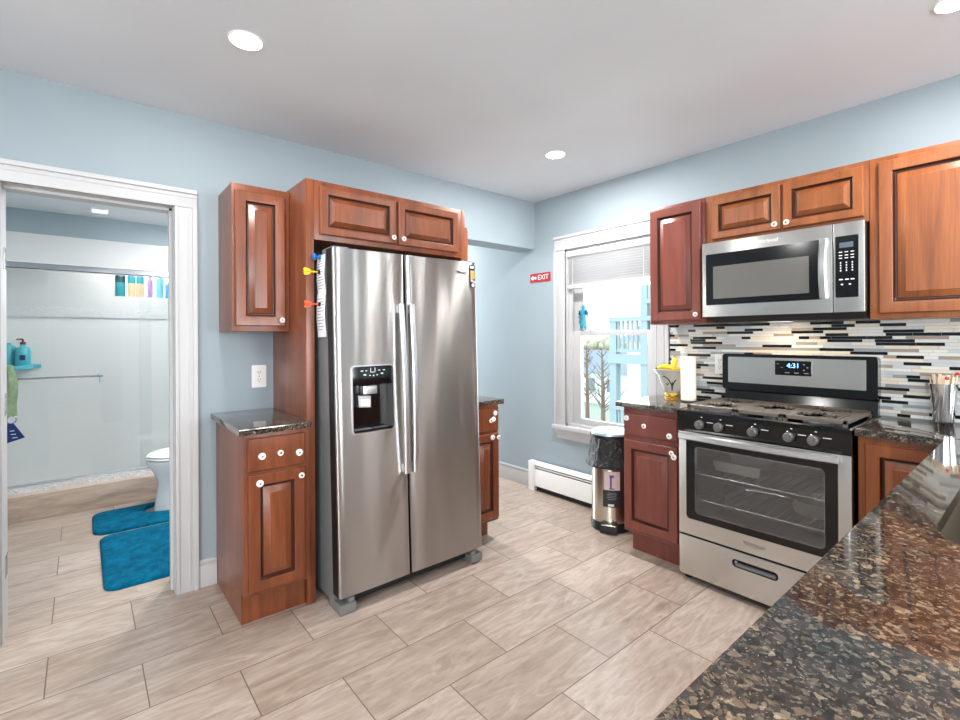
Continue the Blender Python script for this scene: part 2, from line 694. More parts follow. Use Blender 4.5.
# ------------------------------------------------------------------ the setting
H = 2.512
TW = 0.194           # thickness of the wall with the doorway
struct(MB().m('floor').box(-6, 0, -6.5, 2.9, -0.1, 0).box(-1.0, 0, 2.9, 4.5, -0.1, 0).build('floor'))
mb = MB().m('ceiling')
mb.box(-6.1, 0.18, -6.6, TW, H, H + 0.1)
mb.box(-1.0, 0.18, TW, 4.5, H, H + 0.1)
struct(mb.build('ceiling'))
struct(MB().m('ceiling').box(-3.8, -1.0, TW, 2.9, 2.3, 2.4).build('ceiling_bathroom'))

mb = MB().m('wall')
mb.box(-6, -3.36, 0, TW, 0, H)
mb.box(-3.36, -2.688, 0, TW, 2.035, H)
mb.box(-2.688, -0.98, 0, TW, 0, H)
mb.box(-0.98, 0, 0, TW, 2.10, H)
struct(mb.build('wall_back'))

WY0, WY1, WZ0, WZ1 = -1.155, -0.345, 0.60, 2.055       # kitchen window opening
SLITS = [(-5.05, -4.72), (-4.36, -4.14)]                # narrow window openings added to reflect as bright streaks on the refrigerator
SZ0, SZ1 = 0.12, 2.35
mb = MB().m('wall')
mb.box(0, 0.18, -6.6, SLITS[0][0], 0, H)
mb.box(0, 0.18, SLITS[0][1], SLITS[1][0], 0, H)
for a, b in SLITS:
    mb.box(0, 0.18, a, b, 0, SZ0)
    mb.box(0, 0.18, a, b, SZ1, H)
mb.box(0, 0.18, SLITS[1][1], WY0, 0, H)
mb.box(0, 0.18, WY0, WY1, 0, WZ0)
mb.box(0, 0.18, WY0, WY1, WZ1, H)
mb.box(0, 0.18, WY1, 4.5, 0, H)
struct(mb.build('wall_right'))
mb = MB().m('wall')                                    # walls behind the camera, with two big windows added to brighten the room
mb.box(-6, -5.7, -6.6, -6.5, 0, H)
mb.box(-4.3, -1.6, -6.6, -6.5, 0, H)
mb.box(-0.4, 0, -6.6, -6.5, 0, H)
for a, b in ((-5.7, -4.3), (-1.6, -0.4)):
    mb.box(a, b, -6.6, -6.5, 0, 0.7)
    mb.box(a, b, -6.6, -6.5, 2.3, H)
struct(mb.build('wall_front'))
mb = MB().m('wall')  # unseen wall, its window added as a light source
mb.box(-6.1, -6, -6.6, -5.2, 0, H)
mb.box(-6.1, -6, -3.2, TW, 0, H)
mb.box(-6.1, -6, -5.2, -3.2, 0, 0.7)
mb.box(-6.1, -6, -5.2, -3.2, 2.3, H)
struct(mb.build('wall_left'))
mb = MB().m('wall')
mb.box(-1.0, -0.98, TW, 4.5, 0, H)
mb.box(-0.98, 0.0, 4.4, 4.5, 0, H)
struct(mb.build('wall_hall'))

# bathroom shell
BY = 1.985                                             # plane of the shower doors
mb = MB().m('wall')
mb.box(-1.12, -1.0, TW, 2.9, 0, 2.3)
mb.box(-3.82, -3.7, TW, BY - 0.02, 0, 2.3)
struct(mb.build('wall_bathroom'))
mb = MB().m('wall').box(-3.7, -1.12, BY - 0.035, BY + 0.06, 2.122, 2.3)
mb.m('white_tile').box(-3.7, -1.12, BY - 0.045, BY + 0.06, 1.902, 2.122)
struct(mb.build('wall_bulkhead'))
BWX0, BWX1, BWZ0, BWZ1 = -2.84, -2.30, 1.735, 2.06     # little window in the shower
mb = MB().m('white_tile')
mb.box(-3.82, -3.7, BY - 0.02, 2.9, 0, 2.3)
mb.box(-3.7, BWX0, 2.78, 2.9, 0, 2.3)
mb.box(BWX1, -1.12, 2.78, 2.9, 0, 2.3)
mb.box(BWX0, BWX1, 2.78, 2.9, 0, BWZ0)
mb.box(BWX0, BWX1, 2.78, 2.9, BWZ1, 2.3)
mb.m('accent').box(-3.7, BWX0 - 0.001, 2.774, 2.7801, 1.53, 1.625).box(BWX0, -1.12, 2.774, 2.7801, 1.53, 1.625)
mb.m('white_tile').box(-3.7, -1.12, 2.0, 2.78, 0.0, 0.06)
struct(mb.build('wall_shower'))
w = bpy.data.objects.new('window_2', None)
COL.objects.link(w)
w.location = ((BWX0 + BWX1) / 2, 2.85, BWZ0)
struct(w)
mb = MB().m('trim')
mb.box(BWX0, BWX0 + 0.012, 2.782, 2.9, BWZ0, BWZ1).box(BWX1 - 0.012, BWX1, 2.782, 2.9, BWZ0, BWZ1)
mb.box(BWX0, BWX1, 2.782, 2.9, BWZ0, BWZ0 + 0.006).box(BWX0, BWX1, 2.782, 2.9, BWZ1 - 0.012, BWZ1)
mb.build('window_frame', w)
MB().m('window_glass').box(BWX0 + 0.012, BWX1 - 0.012, 2.87, 2.876, BWZ0 + 0.006, BWZ1 - 0.012).build('pane', w)

mb = MB().m('curb_tile').box(-3.7, -1.12, 1.875, 2.06, 0.0, 0.19, 0.004)
mb.m('marble').box(-3.7, -1.12, 1.95, 2.06, 0.189, 0.235)
struct(mb.build('trim_4'))

# doorway casing, jamb, hinges
d = bpy.data.objects.new('door_1', None)
COL.objects.link(d)
d.location = (-3.02, 0.1, 0)
struct(d)


def casing(mb, u0, u1, v0, v1, X, inner):
    """stepped flat casing; inner = side on which the opening lies"""
    mb.box(u0, u1, v0, v1, 0, 0.014, 0.002, X=X)
    if inner == 'R':
        mb.box(u0, u0 + 0.022, v0, v1, 0, 0.026, 0.004, X=X).box(u1 - 0.016, u1, v0, v1, 0, 0.02, 0.003, X=X)
        mb.box(u0 + 0.034, u0 + 0.044, v0, v1, 0, 0.018, 0.002, X=X)
    elif inner == 'L':
        mb.box(u1 - 0.022, u1, v0, v1, 0, 0.026, 0.004, X=X).box(u0, u0 + 0.016, v0, v1, 0, 0.02, 0.003, X=X)
        mb.box(u1 - 0.044, u1 - 0.034, v0, v1, 0, 0.018, 0.002, X=X)
    else:
        mb.box(u0, u1, v1 - 0.022, v1, 0, 0.026, 0.004, X=X).box(u0, u1, v0, v0 + 0.016, 0, 0.02, 0.003, X=X)
        mb.box(u0, u1, v1 - 0.044, v1 - 0.034, 0, 0.018, 0.002, X=X)


mb = MB().m('trim')
casing(mb, -2.70, -2.598, 0, 2.02, FA(0), 'L')
casing(mb, -3.45, -3.348, 0, 2.02, FA(0), 'R')
casing(mb, -3.45, -2.598, 2.02, 2.116, FA(0), 'T')
mb.build('door_casing', d)
mb = MB().m('trim')
mb.box(-2.703, -2.688, 0, TW, 0, 2.035).box(-3.36, -3.342, 0, TW, 0, 2.035).box(-3.342, -2.703, 0, TW, 2.02, 2.035)
mb.box(-2.715, -2.703, 0.06, 0.10, 0, 2.02).box(-3.342, -2.703, 0.06, 0.10, 2.008, 2.02)
mb.build('door_jamb', d)
for z in (1.70, 1.035, 0.30):
    mb = MB().m('steel').box(-3.3419, -3.3395, 0.10, 0.168, z - 0.05, z + 0.05, 0.0006)
    mb.m('grey_plastic')
    for dz in (-0.035, 0, 0.035):
        mb.lathe([(0.004, 0), (0.004, 0.0015)], T(-3.3395, 0.135, z + dz) @ Matrix.Rotation(R(90), 4, 'Y'), 8)
    mb.build('hinge', d)


# baseboards
def baseboard(mb, u0, u1, X):
    mb.box(u0, u1, 0, 0.115, 0, 0.014, 0.001, X=X)
    mb.box(u0, u1, 0.115, 0.145, 0, 0.010, 0.003, X=X)
    mb.box(u0, u1, 0.13, 0.137, 0, 0.016, 0.002, X=X)


mb = MB().m('trim')
baseboard(mb, -2.597, -2.511, FA(0))
struct(mb.build('baseboard_back'))
mb = MB().m('trim')
baseboard(mb, -2.3, 0.016, FB(0))
struct(mb.build('baseboard_right'))

# kitchen window
w = bpy.data.objects.new('window_1', None)
COL.objects.link(w)
w.location = (0.05, -0.75, 0.6)
struct(w)
mb = MB().m('trim')
X = FB(0)
casing(mb, 0.236, 0.350, 0.60, 2.045, X, 'R')
casing(mb, 1.150, 1.256, 0.60, 2.045, X, 'L')
casing(mb, 0.236, 1.256, 2.045, 2.163, X, 'T')
mb.build('window_frame', w)
mb = MB().m('trim')                                     # stool and moulded apron under it
mb.box(0.225, 1.268, 0.568, 0.60, -0.05, 0.045, 0.004, X=X)
prof = [(0.0, 0.568), (0.034, 0.568), (0.030, 0.545), (0.018, 0.52), (0.014, 0.495), (0.014, 0.488), (0.0, 0.488)]
rr = []
for u, k in ((0.238, 0), (1.255, 0)):
    rr.append([(u + (1 if u < 0.6 else -1) * (0.568 - v) * 0.35, v, n) for n, v in prof])
mb.rings(rr, True, True, True, X)
mb.build('window_sill', w)
mb = MB().m('trim')
mb.box(0.0, 0.18, WY1 - 0.02, WY1, WZ0, WZ1).box(0.0, 0.18, WY0, WY0 + 0.02, WZ0, WZ1)
mb.box(0.0, 0.18, WY0, WY1, WZ1 - 0.02, WZ1).box(0.0, 0.18, WY0, WY1, WZ0 - 0.005, WZ0 + 0.02)
mb.box(0.03, 0.045, WY1 - 0.045, WY1 - 0.02, WZ0, WZ1).box(0.03, 0.045, WY0 + 0.02, WY0 + 0.045, WZ0, WZ1)
mb.build('window_jamb', w)


def sash(name, x0, x1, z0, z1, bot, top):
    mb = MB().m('trim')
    ya, yb = WY1 - 0.021, WY0 + 0.021
    st = 0.095
    mb.box(x0, x1, ya - st, ya, z0, z1, 0.003).box(x0, x1, yb, yb + 0.075, z0, z1, 0.003)
    mb.box(x0, x1, yb + 0.075, ya - st, z0, z0 + bot, 0.003).box(x0, x1, yb + 0.075, ya - st, z1 - top, z1, 0.003)
    o = mb.build(name, w)
    g = MB().m('window_glass').box((x0 + x1) / 2 - 0.003, (x0 + x1) / 2 + 0.003, yb + 0.07, ya - st + 0.005, z0 + bot - 0.005, z1 - top + 0.005)
    g.build('pane', o)


sash('lower_sash', 0.046, 0.082, 0.621, 1.377, 0.045, 0.036)
sash('upper_sash', 0.086, 0.122, 1.345, 2.03, 0.034, 0.05)

bl = thing('window_blind', 'raised white slatted blind in the top of the kitchen window', 'blind', (0.02, -0.75, 2.03))
mb = MB().m('slat')
mb.box(-0.008, 0.028, WY0 + 0.024, WY1 - 0.024, 1.985, 2.03, 0.003)
mb.build('headrail', bl)
mb = MB().m('slat')
nsl = 12
for k in range(nsl):
    z = 1.972 - k * 0.0188
    Xr = T(0.012, -0.75, z) @ Matrix.Rotation(R(48), 4, 'Y')
    mb.box(-0.0125, 0.0125, -0.378, 0.378, -0.0006, 0.0006, X=Xr)
mb.build('slats', bl)
MB().m('slat').box(-0.006, 0.03, WY0 + 0.026, WY1 - 0.026, 1.722, 1.752, 0.004).build('bottom_rail', bl)
for y in (-0.42, -1.06):
    MB().m('white_plastic').tube([(0.0, y, 2.0), (0.0, y, 1.735)], 0.0012, 6).build('cord', bl)

# unseen windows added behind the viewpoint as sources of light
for n, (kind, a, b, z0, z1) in enumerate((('x', SLITS[0][0], SLITS[0][1], SZ0, SZ1), ('x', SLITS[1][0], SLITS[1][1], SZ0, SZ1), ('y', -5.7, -4.3, 0.7, 2.3), ('y', -1.6, -0.4, 0.7, 2.3), ('l', -5.2, -3.2, 0.7, 2.3))):
    w2 = bpy.data.objects.new('window_%d' % (n + 3), None)
    COL.objects.link(w2)
    struct(w2)
    mb = MB().m('trim')
    X2 = {'x': FB(0.0), 'y': Matrix(((-1, 0, 0, 0), (0, 0, 1, -6.5), (0, 1, 0, 0), (0, 0, 0, 1))),
          'l': Matrix(((0, 0, 1, -6.0), (1, 0, 0, 0), (0, 1, 0, 0), (0, 0, 0, 1)))}[kind]
    if kind == 'l':
        ua, ub = a, b
    else:
        ua, ub = -b, -a
    for q in ((ua - 0.09, ua, z0 - 0.09, z1 + 0.09), (ub, ub + 0.09, z0 - 0.09, z1 + 0.09), (ua, ub, z1, z1 + 0.09), (ua, ub, z0 - 0.09, z0)):
        mb.box(*q, 0, 0.018, 0.003, X=X2)
    um = (ua + ub) / 2
    fw = 0.05 if ub - ua > 0.5 else 0.015
    if ub - ua > 0.5:
        mb.box(um - 0.05, um + 0.05, z0, z1, -0.08, -0.02, X=X2)
    for q in ((ua, ua + fw), (ub - fw, ub)):
        mb.box(q[0], q[1], z0, z1, -0.08, -0.02, X=X2)
    zm = (z0 + z1) / 2
    for q in ((z0, z0 + 0.05), (zm - 0.02, zm + 0.02), (z1 - 0.05, z1)):
        mb.box(ua, ub, q[0], q[1], -0.08, -0.02, X=X2)
    mb.build('window_frame', w2)


# mosaic backsplash: thin strips of glass and stone, each a little tile of the sheet
def mosaic():
    mb = MB().m('grout').box(-0.004, 0.0, -3.3, -1.257, 0.93, 1.42)
    rnd = random.Random(3)
    keys = ['tile_white', 'tile_pearl', 'tile_black', 'tile_cream', 'tile_grey', 'tile_taupe']
    z = 0.931
    rows = 30
    hgt = 0.0158
    for r in range(rows):
        y = -1.258 + rnd.uniform(0, 0.1)
        row_bias = rnd.random()
        first = True
        while y > -3.3:
            ln = rnd.choice((0.05, 0.1, 0.1, 0.15, 0.15))
            y0 = min(y, -1.2575)
            y1 = max(y - ln, -3.3)
            k = rnd.choices(keys, (28, 22, 30, 17, 10, 9))[0]
            if y0 - y1 > 0.006:
                mb.m(k).box(-0.0075 if k != 'tile_taupe' else -0.0065, -0.003, y1 + 0.0008, y0 - 0.0008, z + 0.0008, z + hgt - 0.0008)
            y -= ln
        z += hgt
    return mb


struct(mosaic().build('wall_backsplash', None, 0))


# ------------------------------------------------------------------ cabinetry
DOORP = [(0, 0), (0, 0.016), (0.004, 0.02), (0.046, 0.02), (0.050, 0.018), (0.053, 0.010), (0.057, 0.006), (0.062, 0.0055), (0.065, 0.0075), (0.090, 0.0175), (0.0925, 0.0200)]
DRAWP = [(0, 0), (0, 0.015), (0.004, 0.019), (0.014, 0.02)]


def knob_at(door, X, u, v, n=0.02, scale=0.88):
    s = scale
    mb = MB(X)
    mb.m('chrome').lathe([(0.006 * s, 0), (0.005 * s, 0.004 * s), (0.005 * s, 0.014 * s)], T(u, v, n), 12)
    mb.m('knob').lathe([(0.005 * s, 0.012 * s), (0.014 * s, 0.014 * s), (0.0165 * s, 0.018 * s), (0.0155 * s, 0.022 * s), (0.0115 * s, 0.0245 * s), (0.007 * s, 0.0235 * s)], T(u, v, n), 16)
    mb.m('knob_dot').lathe([(0.0065 * s, 0.0225 * s), (0.0055 * s, 0.026 * s), (0.001, 0.0265 * s)], T(u, v, n), 10)
    return mb.build('knob', door)


def lock_at(door, X, u, v, n=0.02):
    mb = MB(X).m('white_plastic')
    mb.lathe([(0.016, 0), (0.0165, 0.005), (0.014, 0.009), (0.002, 0.0095)], T(u, v, n), 18)
    mb.m('grey_plastic').lathe([(0.005, 0.009), (0.0045, 0.0105), (0.001, 0.0108)], T(u, v, n), 10)
    return mb.build('child_lock', door)


def cab_door(root, X, u0, u1, v0, v1, mkey, knobs=(), locks=(), rail=1.0):
    prof = [(i * rail if i > 0.01 else i, h) for i, h in DOORP]
    mb = MB(X).m(mkey).panel(u0, u1, v0, v1, prof)
    mb.m('groove_wood')                                  # darker colour in the groove around the raised field
    mb.bm.faces.ensure_lookup_table()
    for i in range(4 * 4, 8 * 4):
        mb.bm.faces[i].material_index = mb.cur
    o = mb.build('door', root)
    for k in knobs:
        knob_at(o, X, *k)
    for k in locks:
        lock_at(o, X, *k)
    return o


def cab_drawer(root, X, u0, u1, v0, v1, mkey, knobs=(), locks=()):
    o = MB(X).m(mkey).panel(u0, u1, v0, v1, DRAWP).build('drawer', root)
    for k in knobs:
        knob_at(o, X, *k)
    for k in locks:
        lock_at(o, X, *k)
    return o


# --- fridge wall
c = thing('wall_cabinet', 'narrow brown single-door wall cabinet left of the refrigerator, above the outlet', 'cabinet', (-2.35, -0.15, 1.372))
MB().m('wood').box(-2.494, -2.213, -0.303, 0, 1.366, 2.113, 0.002).build('body', c)
cab_door(c, FA(-0.304), -2.482, -2.240, 1.394, 2.077, 'wood', [(-2.262, 1.425)])

c = thing('base_cabinet', 'brown base cabinet left of the refrigerator under a small dark stone top', 'cabinet', (-2.36, -0.3, 0))
mb = MB().m('wood').box(-2.511, -2.213, -0.580, 0, 0.150, 0.893, 0.002)
mb.build('body', c)
MB().m('wood').box(-2.509, -2.215, -0.515, -0.001, 0.0, 0.150).build('toe_kick', c)
cab_drawer(c, FA(-0.581), -2.496, -2.240, 0.722, 0.873, 'wood', [(-2.359, 0.795)], [(-2.437, 0.789), (-2.268, 0.781)])
cab_door(c, FA(-0.581), -2.494, -2.240, 0.168, 0.706, 'wood', [(-2.262, 0.672)], [(-2.447, 0.666)])

c = thing('refrigerator_surround', 'tall brown wood surround with a two-door cabinet over the refrigerator', 'cabinet', (-1.69, -0.27, 0))
MB().m('wood').box(-2.211, -2.170, -0.545, -0.002, 0, 2.130, 0.002).build('side_panel', c)
MB().m('wood').box(-1.236, -1.207, -0.545, -0.002, 0, 2.130, 0.002).build('side_panel', c)
MB().m('wood').box(-2.169, -1.237, -0.545, -0.002, 1.829, 2.130, 0.002).build('body', c)
cab_door(c, FA(-0.546), -2.143, -1.711, 1.856, 2.101, 'wood', [(-1.733, 1.888)], (), 0.8)
cab_door(c, FA(-0.546), -1.692, -1.273, 1.856, 2.101, 'wood', [(-1.670, 1.888)], (), 0.8)

c = thing('base_cabinet', 'brown base cabinet tucked right of the refrigerator beside the passage', 'cabinet', (-1.09, -0.3, 0))
MB().m('wood').box(-1.204, -0.965, -0.580, 0, 0.132, 0.893, 0.002).build('body', c)
MB().m('wood').box(-1.203, -0.966, -0.47, -0.001, 0.0, 0.132).build('toe_kick', c)
cab_drawer(c, FA(-0.581), -1.196, -0.975, 0.722, 0.873, 'wood', [(-1.0585, 0.795)], [(-1.025, 0.800), (-1.010, 0.838)])
cab_door(c, FA(-0.581), -1.196, -0.975, 0.155, 0.706, 'wood', [(-0.992, 0.680)], [(-1.032, 0.682)])

c = thing('wall_cabinet', 'brown wall cabinet mostly hidden right of the refrigerator top', 'cabinet', (-1.1, -0.15, 1.372))
MB().m('wood').box(-1.204, -0.998, -0.303, 0, 1.366, 2.097, 0.002).build('body', c)
cab_door(c, FA(-0.304), -1.196, -1.006, 1.394, 2.077, 'wood', [(-1.02, 1.425)])


def slab(name, poly, z0, z1, label, loc):
    mb = MB().m('granite')
    e = 0.004
    cx = sum(p[0] for p in poly) / len(poly)
    mb.prism(poly, z0, z1)
    bmesh.ops.bevel(mb.bm, geom=[ed for ed in mb.bm.edges if abs(ed.verts[0].co.z - ed.verts[1].co.z) < 1e-6], offset=e, segments=2, profile=0.6, affect='EDGES')
    return solo(mb, name, loc, label, 'countertop')


slab('countertop', [(-2.537, 0), (-2.537, -0.618), (-2.2125, -0.618), (-2.2125, 0)], 0.8945, 0.926,
     'small dark granite top on the base cabinet left of the refrigerator', (-2.37, -0.3, 0.91))
slab('countertop', [(-1.2045, 0), (-1.2045, -0.618), (-0.945, -0.618), (-0.945, 0)], 0.8945, 0.926,
     'small dark granite top on the base cabinet right of the refrigerator', (-1.08, -0.3, 0.91))

# --- range wall
c = thing('wall_cabinet', 'reddish single-door wall cabinet between the window and the microwave', 'cabinet', (-0.15, -1.46, 1.40))
MB().m('wood_dark').box(-0.30, 0, -1.642, -1.291, 1.404, 2.131, 0.002).build('body', c)
cab_door(c, FB(-0.301), 1.300, 1.620, 1.426, 2.112, 'wood_dark', [(1.598, 1.456)])

c = thing('wall_cabinet', 'short two-door wall cabinet directly above the microwave', 'cabinet', (-0.15, -2.02, 1.85))
MB().m('wood_warm').box(-0.30, 0, -2.388, -1.644, 1.853, 2.131, 0.002).build('body', c)
cab_door(c, FB(-0.301), 1.682, 2.031, 1.876, 2.107, 'wood_warm', [(2.010, 1.902)], (), 0.8)
cab_door(c, FB(-0.301), 2.043, 2.372, 1.876, 2.107, 'wood_warm', [(2.064, 1.902)], (), 0.8)

c = thing('wall_cabinet', 'tall orange-brown wall cabinet right of the microwave at the picture edge', 'cabinet', (-0.15, -2.7, 1.40))
MB().m('wood_warm').box(-0.30, 0, -3.0, -2.390, 1.404, 2.131, 0.002).build('body', c)
cab_door(c, FB(-0.301), 2.424, 2.975, 1.428, 2.107, 'wood_warm', [(2.955, 1.458)])

c = thing('base_cabinet', 'reddish base cabinet between the trash can and the range', 'cabinet', (-0.25, -1.41, 0))
MB().m('wood_dark').box(-0.500, 0, -1.592, -1.226, 0.142, 0.899, 0.002).build('body', c)
MB().m('wood_dark').box(-0.412, -0.001, -1.592, -1.228, 0.0, 0.142).build('toe_kick', c)
cab_drawer(c, FB(-0.501), 1.238, 1.578, 0.735, 0.868, 'wood_dark', [(1.385, 0.803)], [(1.26, 0.835), (1.535, 0.765)])
cab_door(c, FB(-0.501), 1.238, 1.578, 0.168, 0.704, 'wood_dark', [(1.555, 0.675)], [(1.562, 0.652)])
slab('countertop', [(0, -1.2605), (0, -1.597), (-0.535, -1.597), (-0.535, -1.190), (-0.026, -1.190), (-0.026, -1.2605)], 0.900, 0.930,
     'small dark granite top left of the range holding the vase', (-0.27, -1.4, 0.915))

c = thing('base_cabinet', 'orange-brown corner base cabinet right of the range', 'cabinet', (-0.25, -2.5, 0))
MB().m('wood_warm').box(-0.500, 0, -2.69, -2.386, 0.142, 0.899, 0.002).build('body', c)
MB().m('wood_warm').box(-0.412, -0.001, -2.69, -2.388, 0.0, 0.142).build('toe_kick', c)
cab_door(c, FB(-0.501), 2.412, 2.675, 0.168, 0.872, 'wood_warm')

c = thing('base_cabinet', 'long base cabinet under the granite peninsula, mostly out of sight', 'cabinet', (-1.7, -3.0, 0))
MB().m('wood_warm').box(-2.85, -1.89, -3.26, -2.70, 0.142, 0.899, 0.002).build('body', c)
mb = MB().m('wood_warm').box(-1.888, -0.52, -2.722, -2.70, 0.142, 0.899).box(-1.888, -0.52, -3.26, -3.238, 0.142, 0.899).box(-1.888, -0.52, -3.238, -2.722, 0.142, 0.16)
mb.build('sink_base', c)
MB().m('wood_warm').box(-2.83, -0.55, -3.25, -2.77, 0.0, 0.142).build('toe_kick', c)
XN = Matrix(((-1, 0, 0, 0), (0, 0, 1, -2.70), (0, 1, 0, 0), (0, 0, 0, 1)))
for a in (0.62, 1.06, 1.50, 1.94, 2.38):
    cab_door(c, XN @ T(0, 0, 0.001), a, a + 0.42, 0.168, 0.872, 'wood_warm', [(a + 0.38, 0.83)])

# L-shaped top with a rounded sink cut-out
LP = [(0, -2.3805), (-0.530, -2.3805), (-0.530, -2.664), (-2.95, -2.664), (-2.95, -3.32), (0, -3.32)]
mb = MB().m('granite')
mb.prism(LP, 0.900, 0.930)
bmesh.ops.bevel(mb.bm, geom=[ed for ed in mb.bm.edges if abs(ed.verts[0].co.z - ed.verts[1].co.z) < 1e-6], offset=0.004, segments=2, profile=0.6, affect='EDGES')
pen = solo(mb, 'countertop', (-1.5, -2.95, 0.915), 'large speckled granite peninsula top in the right foreground', 'countertop')
SK = rrect(-1.83, -1.05, -3.20, -2.772, 0.15, 10)
cut(pen, MB().m('granite').prism(SK, 0.85, 0.98), Vector((-1.5, -2.95, 0.915)))
mb = MB().m('sink')
inner = [rrect(-1.83 - e, -1.05 + e, -3.20 - e, -2.772 + e, 0.15 + e, 10) for e in (0.004, 0.0, -0.012, -0.05)]
mb.rings([[(p[0], p[1], z) for p in q] for q, z in
          ((rrect(-1.85, -1.03, -3.22, -2.752, 0.16, 10), 0.899), (inner[0], 0.899), (inner[1], 0.88), (inner[2], 0.74), (inner[3], 0.715))], True, False, True)
mb.m('chrome').lathe([(0.045, 0.7155), (0.04, 0.718), (0.02, 0.7165)], T(-1.44, -2.99, 0), 20)
solo(mb, 'sink', (-1.44, -2.99, 0.8), 'undermount steel sink set into the granite peninsula at the right edge', 'sink')


# ------------------------------------------------------------------ refrigerator
FR = Vector((-1.69, -0.40, 0.0))
fr = thing('refrigerator', 'stainless steel side-by-side refrigerator with water dispenser and two handles', 'refrigerator', FR)
FX0, FX1, FS = -2.132, -1.244, -1.735
mb = MB().m('side_grey').box(FX0 + 0.004, FX1 - 0.004, -0.668, -0.06, 0.035, 1.752, 0.004)
mb.build('body', fr)


def fridge_door(x0, x1):
    """door with a gently crowned steel front and dark edges, outline in plan extruded upward"""
    yb, yf = -0.676, -0.752
    n = 14
    pts = []
    r = 0.012
    for i in range(n + 1):
        t = i / n
        x = x0 + r + (x1 - x0 - 2 * r) * t
        pts.append((x, yf - 0.003 * (1 - (2 * t - 1) ** 2)))
    left = [(x0, yb), (x0, yf + r), (x0 + r * 0.3, yf + r * 0.3)]
    right = [(x1 - r * 0.3, yf + r * 0.3), (x1, yf + r), (x1, yb)]
    poly = left + pts + right
    mb = MB().m('steel_door')
    mb.prism(poly, 0.078, 1.765)
    mb.m('black_plastic')
    mb.bm.normal_update()
    for f in mb.bm.faces:
        c = f.calc_center_median()
        if c.y > yf + r * 0.9 or abs(f.normal.z) > 0.9:
            f.material_index = mb.mats.index(M['black_plastic'])
    return mb.build('door', fr, 40)


dl = fridge_door(FX0, FS - 0.004)
dr = fridge_door(FS + 0.004, FX1)
DX0, DX1, DZ0, DZ1 = -2.046, -1.822, 0.855, 1.183
cutter = MB(FA(-0.60)).m('black_gloss')
cutter.prism(rrect(DX0, DX1, DZ0, DZ1, 0.016), 0.085, 0.30)
cut(dl, cutter, FR, 40)
# dispenser
mb = MB(FA(-0.752))
mb.m('black_gloss').box(DX0 - 0.001, DX1 + 0.001, DZ0 - 0.001, DZ1 + 0.001, -0.0675, -0.064)
mb.m('black_gloss').box(DX0, DX1, DZ1 - 0.095, DZ1, -0.064, -0.001, 0.004)
mb.m('black_gloss').box(DX0, DX1, DZ0, DZ0 + 0.012, -0.064, -0.002, 0.002)
mb.m('white_ink')
for i, (uu, vv, ww, hh) in enumerate(((0.055, 1.160, 0.014, 0.004), (0.078, 1.160, 0.010, 0.004), (0.15, 1.160, 0.010, 0.004), (0.176, 1.160, 0.014, 0.004),
                                     (0.07, 1.140, 0.014, 0.006), (0.112, 1.152, 0.022, 0.003), (0.102, 1.163, 0.003, 0.02), (0.126, 1.163, 0.003, 0.02),
                                     (0.165, 1.143, 0.014, 0.006), (0.098, 1.136, 0.008, 0.004), (0.118, 1.134, 0.006, 0.006), (0.138, 1.137, 0.008, 0.004))):
    u = DX0 + uu
    mb.box(u - ww / 2, u + ww / 2, vv - hh / 2, vv + hh / 2, -0.0012, 0.0002)
mb.m('grey_plastic').box(DX0 + 0.015, DX0 + 0.11, DZ0 + 0.0115, DZ0 + 0.0145, -0.05, -0.01)
for k in range(7):
    mb.box(DX0 + 0.125 + 0.012 * k, DX0 + 0.131 + 0.012 * k, DZ0 + 0.0115, DZ0 + 0.014, -0.05, -0.012)
mb.build('dispenser', dl)
mb = MB(FA(-0.752)).m('steel_light')
mb.box(DX0 + 0.070, DX0 + 0.145, 1.040, 1.082, -0.06, -0.018, 0.004)
mb.prism([(DX0 + 0.046, 0.978), (DX0 + 0.110, 0.972), (DX0 + 0.112, 1.030), (DX0 + 0.042, 1.036)], -0.058, -0.024)
mb.m('white_plastic').prism([(DX0 + 0.055, 0.986), (DX0 + 0.103, 0.981), (DX0 + 0.104, 1.014), (DX0 + 0.053, 1.018)], -0.024, -0.020)
mb.build('dispenser_paddle', dl)
mb = MB(FA(-0.752)).m('steel_light')                                      # thin bright bezel around the dispenser
pi_, po_ = rrect(DX0, DX1, DZ0, DZ1, 0.016), rrect(DX0 - 0.006, DX1 + 0.006, DZ0 - 0.006, DZ1 + 0.006, 0.02)
n0 = 0.001
mb.rings([[(p[0], p[1], h) for p in q] for q, h in ((po_, -0.002), (po_, 0.008), (pi_, 0.008), (pi_, -0.01))], True, False, False)
mb.build('dispenser_bezel', dl)


def fridge_handle(door, x, bow):
    mb = MB().m('steel_light')
    pts, k = [], 12
    rr = []
    for i in range(k + 1):
        t = i / k
        z = 0.615 + (1.50 - 0.615) * t
        y = -0.781 - 0.014 * math.sin(PI * t)
        xx = x + bow * (2 * t - 1)
        w_, dpt = 0.0155, 0.011
        rr.append([(xx - w_, y - dpt * 0.4, z), (xx - w_ * 0.6, y - dpt, z), (xx + w_ * 0.6, y - dpt, z), (xx + w_, y - dpt * 0.4, z),
                   (xx + w_ * 0.8, y + dpt, z), (xx - w_ * 0.8, y + dpt, z)])
    mb.rings(rr)
    for z, s in ((0.64, -1), (1.475, 1)):
        mb.box(x + bow * s * 0.9 - 0.010, x + bow * s * 0.9 + 0.010, -0.782, -0.752, z - 0.02, z + 0.02, 0.003)
    mb.build('handle', door)


